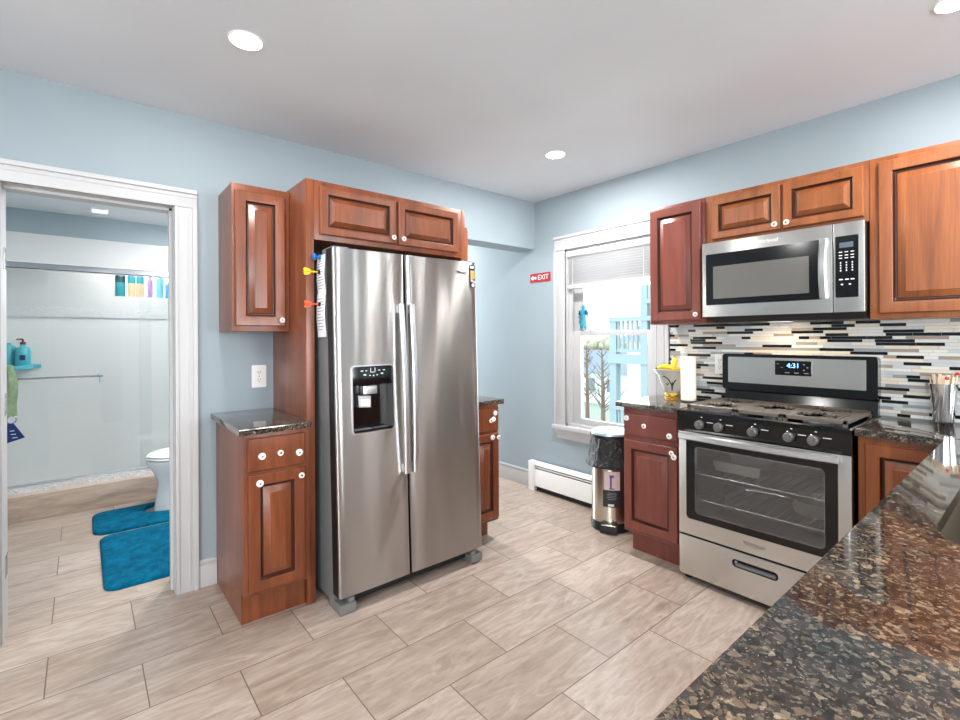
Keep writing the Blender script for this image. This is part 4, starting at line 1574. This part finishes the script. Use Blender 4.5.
TCX, TCY = -0.218, -0.930
tc = thing('trash_can', 'round steel pedal trash can with black bag beside the reddish cabinet', 'trash can', (TCX, TCY, 0))
CT = T(TCX, TCY, 0)
MB().m('steel_can').lathe([(0.128, 0.03), (0.131, 0.034), (0.131, 0.60), (0.128, 0.604)], CT, 40).build('body', tc)
ca = math.atan2(CAM.y - TCY, CAM.x - TCX)
mb = MB().m('black_plastic').lathe([(0.130, 0.0), (0.137, 0.003), (0.137, 0.05), (0.133, 0.062), (0.128, 0.063)], CT, 40)
mb.build('base', tc)
XP = CT @ Matrix.Rotation(ca - 0.10, 4, 'Z')
mb = MB(XP).m('black_plastic').box(0.125, 0.158, -0.058, 0.058, 0.004, 0.07, 0.006)
mb.m('steel_can').box(0.145, 0.175, -0.046, 0.046, 0.06, 0.068, 0.003)
mb.build('pedal', tc)
mb = MB().m('bag').lathe([(0.132, 0.628), (0.138, 0.634), (0.141, 0.61), (0.145, 0.56), (0.150, 0.51), (0.158, 0.475), (0.168, 0.452), (0.164, 0.436), (0.150, 0.440), (0.134, 0.46)], CT, 64,
                          wob=lambda i, k: 1 + 0.018 * math.sin(i * 1.7 + k) * (k > 1) + 0.014 * math.sin(i * 0.6 + k * 2.1) * (k > 1))
mb.build('bag', tc)
mb = MB().m('black_plastic').lathe([(0.137, 0.632), (0.142, 0.635), (0.142, 0.652), (0.137, 0.656)], CT, 40)
mb.m('lid').lathe([(0.138, 0.652), (0.135, 0.668), (0.110, 0.681), (0.06, 0.687), (0.001, 0.688)], CT, 40)
mb.build('lid', tc)


def curved(mb, key, a0, a1, z0, z1, r0, r1):
    mb.m(key)
    n = 8
    ring = lambda a: [(TCX + r0 * math.cos(a), TCY + r0 * math.sin(a), z0), (TCX + r1 * math.cos(a), TCY + r1 * math.sin(a), z0),
                      (TCX + r1 * math.cos(a), TCY + r1 * math.sin(a), z1), (TCX + r0 * math.cos(a), TCY + r0 * math.sin(a), z1)]
    mb.rings([ring(a0 + (a1 - a0) * i / n) for i in range(n + 1)])


mb = MB()
la = ca + 0.05
curved(mb, 'sticker_pink', la - 0.38, la + 0.42, 0.290, 0.415, 0.130, 0.1315)
curved(mb, 'dark_ink', la - 0.46, la + 0.50, 0.175, 0.290, 0.130, 0.1316)
curved(mb, 'purple_ink', la - 0.10, la + 0.02, 0.30, 0.375, 0.1312, 0.1322)
curved(mb, 'sticker_pink', la + 0.0, la + 0.02, 0.305, 0.37, 0.132, 0.1325)
curved(mb, 'purple_ink', la - 0.12, la + 0.10, 0.375, 0.392, 0.1312, 0.1322)
curved(mb, 'purple_ink', la - 0.13, la + 0.14, 0.296, 0.303, 0.1312, 0.1322)
for k, (z, a) in enumerate(((0.272, 0.2), (0.262, 0.26), (0.252, 0.22), (0.240, 0.26), (0.228, 0.2))):
    curved(mb, 'grey_ink', la - a, la + a, z - 0.002, z + 0.002, 0.1312, 0.1321)
curved(mb, 'paper', la - 0.20, la + 0.10, 0.182, 0.196, 0.1312, 0.1321)
mb.build('sticker', tc)

# toy figure on the sash rail and a small pebble beside it
fx, fz = 0.064, 1.377
fy = -0.478
tf = thing('toy_figure', 'small teal toy figure standing on the window sash rail', 'toy', (fx, fy, fz))
bmk = bmesh.new()
pts = {'pel': (0, 0, .082, .017), 'chest': (0, 0, .120, .019), 'neck': (0, 0, .138, .009), 'headb': (0, 0, .146, .013), 'head': (0, 0, .158, .016), 'headt': (0, 0, .168, .010),
       'ls': (0, .020, .130, .009), 'le': (0, .030, .106, .007), 'lh': (-.006, .034, .084, .006), 'rs': (0, -.020, .130, .009), 're': (0, -.031, .108, .007), 'rh': (-.006, -.036, .088, .006),
       'lk': (-.003, .013, .046, .012), 'la': (0, .018, .010, .009), 'lf': (-.014, .019, .006, .006), 'rk': (-.003, -.013, .046, .012), 'ra': (0, -.020, .010, .009), 'rf': (-.014, -.022, .006, .006)}
edges = [('pel', 'chest'), ('chest', 'neck'), ('neck', 'headb'), ('headb', 'head'), ('head', 'headt'), ('chest', 'ls'), ('ls', 'le'), ('le', 'lh'), ('chest', 'rs'), ('rs', 're'), ('re', 'rh'),
         ('pel', 'lk'), ('lk', 'la'), ('la', 'lf'), ('pel', 'rk'), ('rk', 'ra'), ('ra', 'rf')]
idx = list(pts)
me = bpy.data.meshes.new('body')
me.from_pydata([pts[k][:3] for k in idx], [(idx.index(a), idx.index(b)) for a, b in edges], [])
ob = bpy.data.objects.new('body', me)
COL.objects.link(ob)
sk = ob.modifiers.new('skin', 'SKIN')
for i, k in enumerate(idx):
    v = me.skin_vertices[0].data[i]
    v.radius = (pts[k][3],) * 2
    v.use_root = (k == 'pel')
ob.modifiers.new('sub', 'SUBSURF').levels = 2
bpy.context.view_layer.update()
nm = bpy.data.meshes.new_from_object(ob.evaluated_get(bpy.context.evaluated_depsgraph_get()))
ob.modifiers.clear()
ob.data = nm
nm.materials.append(M['toy'])
shade(nm, 0)
for p in nm.polygons:
    p.use_smooth = True
ob.parent = tf
bmk.free()
tf.scale = (1.25, 1.25, 1.25)
mb = MB().m('toy').lathe([(0.014, 0.086), (0.022, 0.060), (0.025, 0.030), (0.021, 0.031), (0.012, 0.08)], T(fx, fy, fz), 18, 0.8, 1.0)
mb.build('robe', tf)
for sgn in (1, -1):
    MB().m('toy_dark').tube([(fx - 0.002, fy + 0.021 * sgn, fz + 0.13), (fx - 0.001, fy + 0.0315 * sgn, fz + 0.107)], [0.011, 0.009], 8).build('sleeve', tf)
mb = MB().m('tan').ball((0.064, -0.545, 1.383), 0.012, 12, 0.8, 1.9, 0.55)
solo(mb, 'pebble', (0.064, -0.545, 1.377), 'tiny tan pebble on the window sash rail beside the toy', 'pebble')

# ------------------------------------------------------------------ ceiling lights


def lamp_light(parent, w_, size=0.13):
    l = bpy.data.lights.new('lamp', 'AREA')
    l.shape = 'DISK'
    l.size = size
    l.energy = w_
    l.color = (1.0, 0.98, 0.95)
    o = bpy.data.objects.new('lamp_light', l)
    COL.objects.link(o)
    o.location = (0, 0, -0.012)
    o.parent = parent


def recessed(loc, label, w_=None, group='recessed ceiling lights'):
    o = thing('recessed_light', label, 'ceiling light', loc, group)
    z = loc[2]
    mb = MB().m('white_plastic')
    L_ = T(loc[0], loc[1], 0)
    mb.lathe([(0.066, z), (0.064, z - 0.004), (0.060, z - 0.005), (0.058, z - 0.003), (0.058, z)], L_, 32)
    mb.build('trim_ring', o)
    MB().m('lamp').lathe([(0.058, z - 0.0005), (0.056, z - 0.004), (0.001, z - 0.0055)], L_, 32).build('diffuser', o)
    lamp_light(o, LAMP_W if w_ is None else w_)
    return o


recessed((-2.566, -0.884, H), 'lit recessed ceiling light above the doorway side of the kitchen', 8)
recessed((-0.706, -0.862, H), 'lit recessed ceiling light near the far corner by the window', 26)
recessed((-0.680, -2.715, H), 'lit recessed ceiling light at the upper right picture edge, over the peninsula')
recessed((-2.566, -2.715, H), 'added unseen recessed ceiling light over the left end of the peninsula')  # this and the next three are unseen lamps added for room brightness
recessed((-4.5, -0.884, H), 'added recessed ceiling light left of the doorway, out of the picture')
recessed((-4.5, -2.715, H), 'added recessed ceiling light behind the viewpoint on the left')
recessed((-2.566, -4.7, H), 'added recessed ceiling light far behind the viewpoint')
recessed((-2.3, 0.95, 2.3), 'added recessed ceiling light inside the bathroom, hidden by the door head', 27)  # unseen lamp added to lift the bathroom light
recessed((-2.7, 2.42, 2.3), 'added unseen recessed ceiling light inside the shower', 7)  # added out of view so the shower tiles read bright
recessed((-0.55, 1.7, H), 'added unseen recessed ceiling light in the passage right of the refrigerator', 42)  # unseen lamp added to brighten the passage wall
o = thing('bathroom_ceiling_light', 'flat white panel light on the bathroom ceiling', 'ceiling light', (-2.963, 1.60, 2.3))
MB().m('white_plastic').box(-3.02, -2.91, 1.58, 1.70, 2.288, 2.3, 0.004).build('frame', o)
MB().m('panel_lamp').box(-3.01, -2.92, 1.59, 1.69, 2.285, 2.289).build('diffuser', o)

o = thing('bath_fill_globe', 'white globe lamp added to brighten the bathroom, out of sight right of the doorway', 'lamp', (-1.20, 0.75, 1.95))  # unseen globe added to light the bathroom ceiling and walls
MB().m('chrome').lathe([(0.05, 0), (0.05, 0.012), (0.02, 0.02), (0.02, 0.05)], T(-1.12, 0.75, 1.95) @ Matrix.Rotation(R(-90), 4, 'Y'), 20).build('back_plate', o)
MB().m('globe').ball((-1.24, 0.75, 1.95), 0.08, 24).build('globe', o)

# ------------------------------------------------------------------ bathroom things
sd_ = thing('shower_door', 'clear sliding glass shower door with steel rails in the bathroom', 'shower door', (-2.5, BY, 0.235))
mb = MB().m('steel_light').box(-3.7, -1.13, BY - 0.035, BY + 0.03, 1.858, 1.902, 0.003)
mb.m('dark_ink').box(-3.7, -1.13, BY - 0.036, BY - 0.034, 1.858, 1.864)
mb.build('top_rail', sd_)
MB().m('steel_light').box(-3.7, -1.13, BY - 0.02, BY + 0.025, 0.235, 0.250, 0.002).build('bottom_track', sd_)
MB().m('shower_glass').box(-3.69, -2.62, BY - 0.016, BY - 0.010, 0.25, 1.862).build('glass_panel', sd_)
MB().m('shower_glass').box(-2.70, -1.14, BY + 0.010, BY + 0.016, 0.25, 1.862).build('glass_panel', sd_)
mb = MB().m('chrome').tube([(-3.62, BY - 0.066, 1.04), (-2.945, BY - 0.066, 1.04)], 0.008, 10)
for x in (-3.60, -2.965):
    mb.tube([(x, BY - 0.066, 1.04), (x, BY - 0.014, 1.04)], 0.007, 8)
    mb.lathe([(0.014, 0), (0.013, 0.006), (0.008, 0.008)], T(x, BY - 0.0165, 1.04) @ Matrix.Rotation(R(90), 4, 'X'), 12)
mb.m('chrome').tube([(-2.965, BY - 0.066, 1.035), (-2.965, BY - 0.066, 0.985)], 0.004, 6)
mb.build('towel_bar', sd_)

cs = MB().m('teal_plastic').prism([(-3.70, 2.78), (-3.70, 2.50)] + arc(-3.53, 2.60, 0.14, R(-100), R(40), 8) + [(-3.35, 2.78)], 1.085, 1.115)
solo(cs, 'shower_shelf', (-3.55, 2.68, 1.10), 'teal corner shelf inside the shower', 'shelf')


def pump_bottle(x, y, z, r, h, key, label, pump):
    mb = MB()
    mb.m(key).lathe([(r * 0.96, z), (r, z + 0.006), (r, z + h * 0.7), (r * 0.8, z + h * 0.85), (r * 0.35, z + h * 0.92), (r * 0.35, z + h)], T(x, y, 0), 20)
    if pump:
        mb.m('maroon').lathe([(r * 0.38, z + h), (r * 0.38, z + h + 0.02), (r * 0.15, z + h + 0.022), (r * 0.15, z + h + 0.045)], T(x, y, 0), 12)
        mb.tube([(x, y, z + h + 0.045), (x - 0.035, y - 0.02, z + h + 0.043)], 0.008, 6)
        mb.m('navy').box(x - r * 0.35, x + r * 0.35, y - r - 0.001, y - r * 0.9, z + h * 0.25, z + h * 0.5)
    return solo(mb, 'pump_bottle', (x, y, z), label, 'bottle')


pump_bottle(-3.455, 2.62, 1.115, 0.050, 0.175, 'teal_plastic', 'teal bottle with a maroon pump on the shower shelf', True)
pump_bottle(-3.55, 2.68, 1.115, 0.055, 0.19, 'teal_plastic', 'plain teal bottle at the back of the shower shelf', False)


def sill_bottle(x, r, h, key, label, key2=None, wide=1.0, cap=None):
    z = BWZ0 + 0.0065
    y = 2.825
    mb = MB().m(key).lathe([(r * 0.95, z), (r, z + 0.004), (r, z + h * 0.55)], T(x, y, 0), 18, wide, 0.6)
    mb.m(key2 or key).lathe([(r, z + h * 0.55), (r, z + h * 0.8), (r * 0.55, z + h * 0.9), (r * 0.4, z + h)], T(x, y, 0), 18, wide, 0.6)
    if cap:
        mb.m(cap).lathe([(r * 0.3, z + h), (r * 0.3, z + h + 0.018)], T(x, y, 0), 10, wide, 0.6)
    return solo(mb, 'toiletry_bottle', (x, y, z), label, 'bottle', 'toiletry bottles on the shower window sill')


sill_bottle(-2.785, 0.042, 0.245, 'bottle_teal', 'dark green bottle leftmost on the shower window sill', 'bottle_green')
sill_bottle(-2.700, 0.034, 0.24, 'tan', 'first teal-topped pale bottle on the shower window sill, beside the dark green one', 'bottle_teal')
sill_bottle(-2.630, 0.034, 0.24, 'tan', 'second teal-topped pale bottle on the shower window sill, left of the purple one', 'bottle_teal')
sill_bottle(-2.550, 0.026, 0.20, 'bottle_purple', 'purple bottle on the shower window sill', None, 1.0, 'bottle_purple')
sill_bottle(-2.468, 0.034, 0.225, 'bottle_aqua', 'slim aqua bottle on the shower window sill', None, 1.0, 'dark_ink')
sill_bottle(-2.378, 0.05, 0.165, 'bottle_sky', 'wide sky-blue bottle rightmost on the shower window sill', None, 1.0, 'bottle_sky')

# towel and a navy cloth hanging at the left
mb = MB().m('towel')
rr = []
for i in range(11):
    t = i / 10
    z = 1.15 - 0.37 * t
    half = 0.03 + 0.022 * t
    xo = -3.492 + 0.012 * math.sin(t * 5) + 0.02 * t
    ring = []
    for k in range(16):
        a = 2 * PI * k / 16
        ring.append((xo + half * math.cos(a) * (1 + 0.12 * math.sin(3 * a + t * 4)), BY - 0.098 + 0.018 * math.sin(a) * (1 + 0.2 * math.cos(4 * a)), z))
    rr.append(ring)
mb.rings(rr)
solo(mb, 'hand_towel', (-3.48, BY - 0.098, 1.04), 'green towel hanging on the shower bar at the left', 'towel')
mb = MB().m('chrome').tube([(-3.465 + 0.026 * math.cos(a), BY - 0.105, 0.755 + 0.028 * math.sin(a)) for a in [2 * PI * q / 14 for q in range(15)]], 0.006, 6)
mb.m('navy')
mb.rings([[(-3.50 + 0.002 * j, BY - 0.12, 0.728 - 0.028 * j), (-3.455 + 0.012 * j, BY - 0.12, 0.728 - 0.022 * j), (-3.455 + 0.012 * j, BY - 0.10, 0.728 - 0.022 * j), (-3.50 + 0.002 * j, BY - 0.10, 0.728 - 0.028 * j)] for j in range(6)])
for j in (2, 3, 4):
    mb.m('white_ink').box(-3.485 + 0.006 * j, -3.465 + 0.008 * j, BY - 0.1215, BY - 0.1195, 0.722 - 0.025 * j, 0.726 - 0.025 * j)
solo(mb, 'navy_cloth', (-3.47, BY - 0.11, 0.72), 'navy printed cloth hanging from a ring below the green towel', 'cloth')

# toilet: bowl towards -x
TYC = 1.54
tl = thing('toilet', 'white toilet at the right of the bathroom doorway', 'toilet', (-2.45, TYC, 0))


def oval(cx, a, b_, z, n=28, front=1.0):
    return [(cx + a * math.cos(2 * PI * k / n) * (front if math.cos(2 * PI * k / n) < 0 else 1), TYC + b_ * math.sin(2 * PI * k / n), z) for k in range(n)]


mb = MB().m('porcelain')
mb.rings([oval(-2.40, 0.25, 0.125, 0.0), oval(-2.40, 0.248, 0.122, 0.015), oval(-2.40, 0.232, 0.112, 0.12), oval(-2.40, 0.222, 0.112, 0.22), oval(-2.42, 0.228, 0.145, 0.29),
          oval(-2.44, 0.255, 0.18, 0.36), oval(-2.44, 0.26, 0.185, 0.392), oval(-2.44, 0.24, 0.165, 0.398)])
mb.build('bowl', tl)
mb = MB().m('porcelain')
mb.rings([oval(-2.44, 0.25, 0.18, 0.400), oval(-2.44, 0.262, 0.19, 0.408), oval(-2.44, 0.258, 0.186, 0.416)])
mb.build('seat', tl)
mb = MB().m('porcelain')
mb.rings([oval(-2.44, 0.25, 0.18, 0.4185), oval(-2.44, 0.258, 0.187, 0.428), oval(-2.44, 0.235, 0.17, 0.446), oval(-2.45, 0.15, 0.10, 0.452)])
mb.build('lid', tl)
MB().m('porcelain').box(-2.16, -1.97, TYC - 0.21, TYC + 0.21, 0.40, 0.76, 0.02).box(-2.165, -1.965, TYC - 0.215, TYC + 0.215, 0.762, 0.79, 0.01).box(-2.20, -1.97, TYC - 0.12, TYC + 0.12, 0.0, 0.40, 0.02).build('tank', tl)


def rug(poly, z, label, loc):
    mb = MB().m('rug')
    cx = sum(p[0] for p in poly) / len(poly)
    cy = sum(p[1] for p in poly) / len(poly)
    sh = lambda k: [(p[0] + (cx - p[0]) * k, p[1] + (cy - p[1]) * k) for p in poly]
    mb.rings([[(p[0], p[1], zz) for p in sh(k)] for k, zz in ((0, z), (0, z + 0.012), (0.02, z + 0.02), (0.06, z + 0.022))])
    return solo(mb, 'bath_rug', loc, label, 'rug', None, 60)


rug(rrect(-2.988, -2.30, 0.245, 1.135, 0.07), 0.0, 'blue shag bath rug nearest the doorway', (-2.64, 0.69, 0))
out = (arc(-2.93, 1.62, 0.09, PI / 2, PI, 6) + arc(-2.93, 1.285, 0.09, PI, 1.5 * PI, 6) + [(-2.30, 1.195), (-2.30, 1.395)]
       + [(-2.40, 1.395), (-2.58, 1.41)] + arc(-2.60, 1.54, 0.11, 1.4 * PI, 0.6 * PI, 8) + [(-2.58, 1.67), (-2.40, 1.685), (-2.30, 1.685), (-2.30, 1.71)])
rug(out, 0.0, 'blue shag contour rug around the toilet base', (-2.65, 1.45, 0))

# ------------------------------------------------------------------ outside the window
struct(MB().m('lawn').box(0.6, 40, -16, 40, -2.6, -2.4).build('ground'))
dk = thing('porch', 'pale teal two-storey wooden porch with railings outside the window', 'porch', (6.5, 2.2, -2.4))


def post(x, y0, y1, z0, z1):
    MB().m('deck').box(x, x + (y1 - y0), y0, y1, z0, z1).build('post', dk)


post(6.0, 3.29, 3.46, -2.4, 1.74)
post(6.0, 2.53, 2.69, -2.4, 2.42)
post(7.6, 3.25, 3.41, -2.4, 0.95)
post(6.0, 1.0, 1.16, -2.4, 3.6)
mb = MB().m('deck')
mb.box(5.98, 6.12, 1.0, 3.47, 1.66, 1.76).box(6.02, 6.10, 1.0, 3.45, 0.99, 1.06)
mb.build('top_rail', dk)
mb = MB().m('deck')
for k in range(20):
    y = 3.26 - k * 0.115
    mb.box(6.03, 6.08, y - 0.025, y + 0.02, 1.06, 1.66)
mb.build('balusters', dk)
mb = MB().m('deck').box(5.97, 6.14, 1.0, 3.48, 0.74, 0.94)
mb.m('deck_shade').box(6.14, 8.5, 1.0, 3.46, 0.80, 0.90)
mb.build('deck_floor', dk)
mb = MB().m('deck').box(5.985, 6.12, 1.0, 3.47, -0.28, -0.2).box(5.975, 6.14, 1.0, 3.475, -1.3, -1.1)
for k in range(20):
    y = 3.26 - k * 0.115
    mb.box(6.03, 6.08, y - 0.025, y + 0.02, -1.1, -0.28)
mb.build('lower_railing', dk)
mb = MB().m('deck').box(5.99, 6.14, 0.6, 2.62, 1.14, 1.28).box(5.99, 6.14, 0.6, 2.62, 2.02, 2.12)
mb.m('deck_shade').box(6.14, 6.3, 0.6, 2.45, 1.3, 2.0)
mb.m('deck').box(6.01, 6.05, 2.2, 2.52, 2.12, 2.4)
mb.build('upper_bay', dk)
hs = thing('house', 'cream house wall seen behind the porch posts', 'house', (14, 4.5, -2.4))
MB().m('siding').box(13.0, 18.0, 4.6, 7.6, -2.4, 1.2).build('wall', hs)
mb = MB().m('roof')
mb.rings([[(12.8, 4.4, 1.2), (18.2, 4.4, 1.2), (15.5, 4.4, 2.3)], [(12.8, 7.8, 1.2), (18.2, 7.8, 1.2), (15.5, 7.8, 2.3)]])
mb.build('roof', hs)
for y in (5.2, 5.9):
    MB().m('dark_pane').box(12.98, 13.0, y, y + 0.35, -1.0, -0.3).build('window', hs)
h2 = thing('house', 'low pale house with a grey roof beyond the bare tree', 'house', (20, 15, -2.4))
MB().m('siding_white').box(19, 24, 11.5, 18, -2.4, -0.6).build('wall', h2)
mb = MB().m('roof')
mb.rings([[(18.7, 11.2, -0.6), (24.3, 11.2, -0.6), (21.5, 11.2, 0.5)], [(18.7, 18.3, -0.6), (24.3, 18.3, -0.6), (21.5, 18.3, 0.5)]])
mb.build('roof', h2)
for y in (12.3, 13.6, 14.9):
    MB().m('dark_pane').box(18.97, 19.0, y, y + 0.5, -1.7, -1.0).build('window', h2)
mb = MB().m('blue_plastic').ball((11.6, 8.45, -2.2), 0.42, 16, 1.0, 1.3, 0.75)
solo(mb, 'tarp', (11.6, 8.45, -2.4), 'bright blue tarp bundle on the ground outside', 'tarp')


def tree(x, y, h, seed, label):
    r_ = random.Random(seed)
    t_ = thing('bare_tree', label, 'tree', (x, y, -2.4), 'bare trees outside')
    tr = MB().m('bark').tube([(x, y, -2.4), (x + .03, y + .02, -2.4 + h * .4), (x - .02, y, -2.4 + h * .75), (x, y + .04, -2.4 + h)], [.09, .07, .045, .015], 8)
    tr.build('trunk', t_)
    br = MB().m('bark')
    for k in range(34):
        z = -2.4 + h * r_.uniform(.3, .95)
        a = r_.uniform(0, 2 * PI)
        L0 = r_.uniform(.35, 1.0) * (1.25 - (z + 2.4) / h)
        p0 = Vector((x, y, z))
        p1 = p0 + Vector((math.cos(a), math.sin(a), .7)) * L0 * .5
        p2 = p1 + Vector((math.cos(a + r_.uniform(-.5, .5)), math.sin(a + r_.uniform(-.5, .5)), 1.0)) * L0 * .5
        br.tube([p0, p1, p2], [.022, .014, .006], 5)
        for q in range(3):
            s = p1.lerp(p2, r_.random())
            b2 = a + r_.uniform(-1.3, 1.3)
            br.tube([s, s + Vector((math.cos(b2), math.sin(b2), .8)) * L0 * .35], [.010, .004], 4)
    br.build('branches', t_)


tree(10.5, 6.9, 3.3, 1, 'bare tree in front of the low pale house')
tree(12.5, 9.1, 3.4, 2, 'bare tree at the left side of the window view')
hd = MB().m('hedge')
r_ = random.Random(5)
for k in range(300):
    hd.ball((29 + r_.uniform(-1.5, 1.5), 10 + r_.uniform(0, 18), -2.2 + r_.uniform(0, 1) ** 0.8 * 3.4), r_.uniform(.18, .42), 7)
o = solo(hd, 'foliage', (29, 18, -2.4), 'hazy autumn foliage on the horizon outside the window', 'foliage')
o['kind'] = 'stuff'
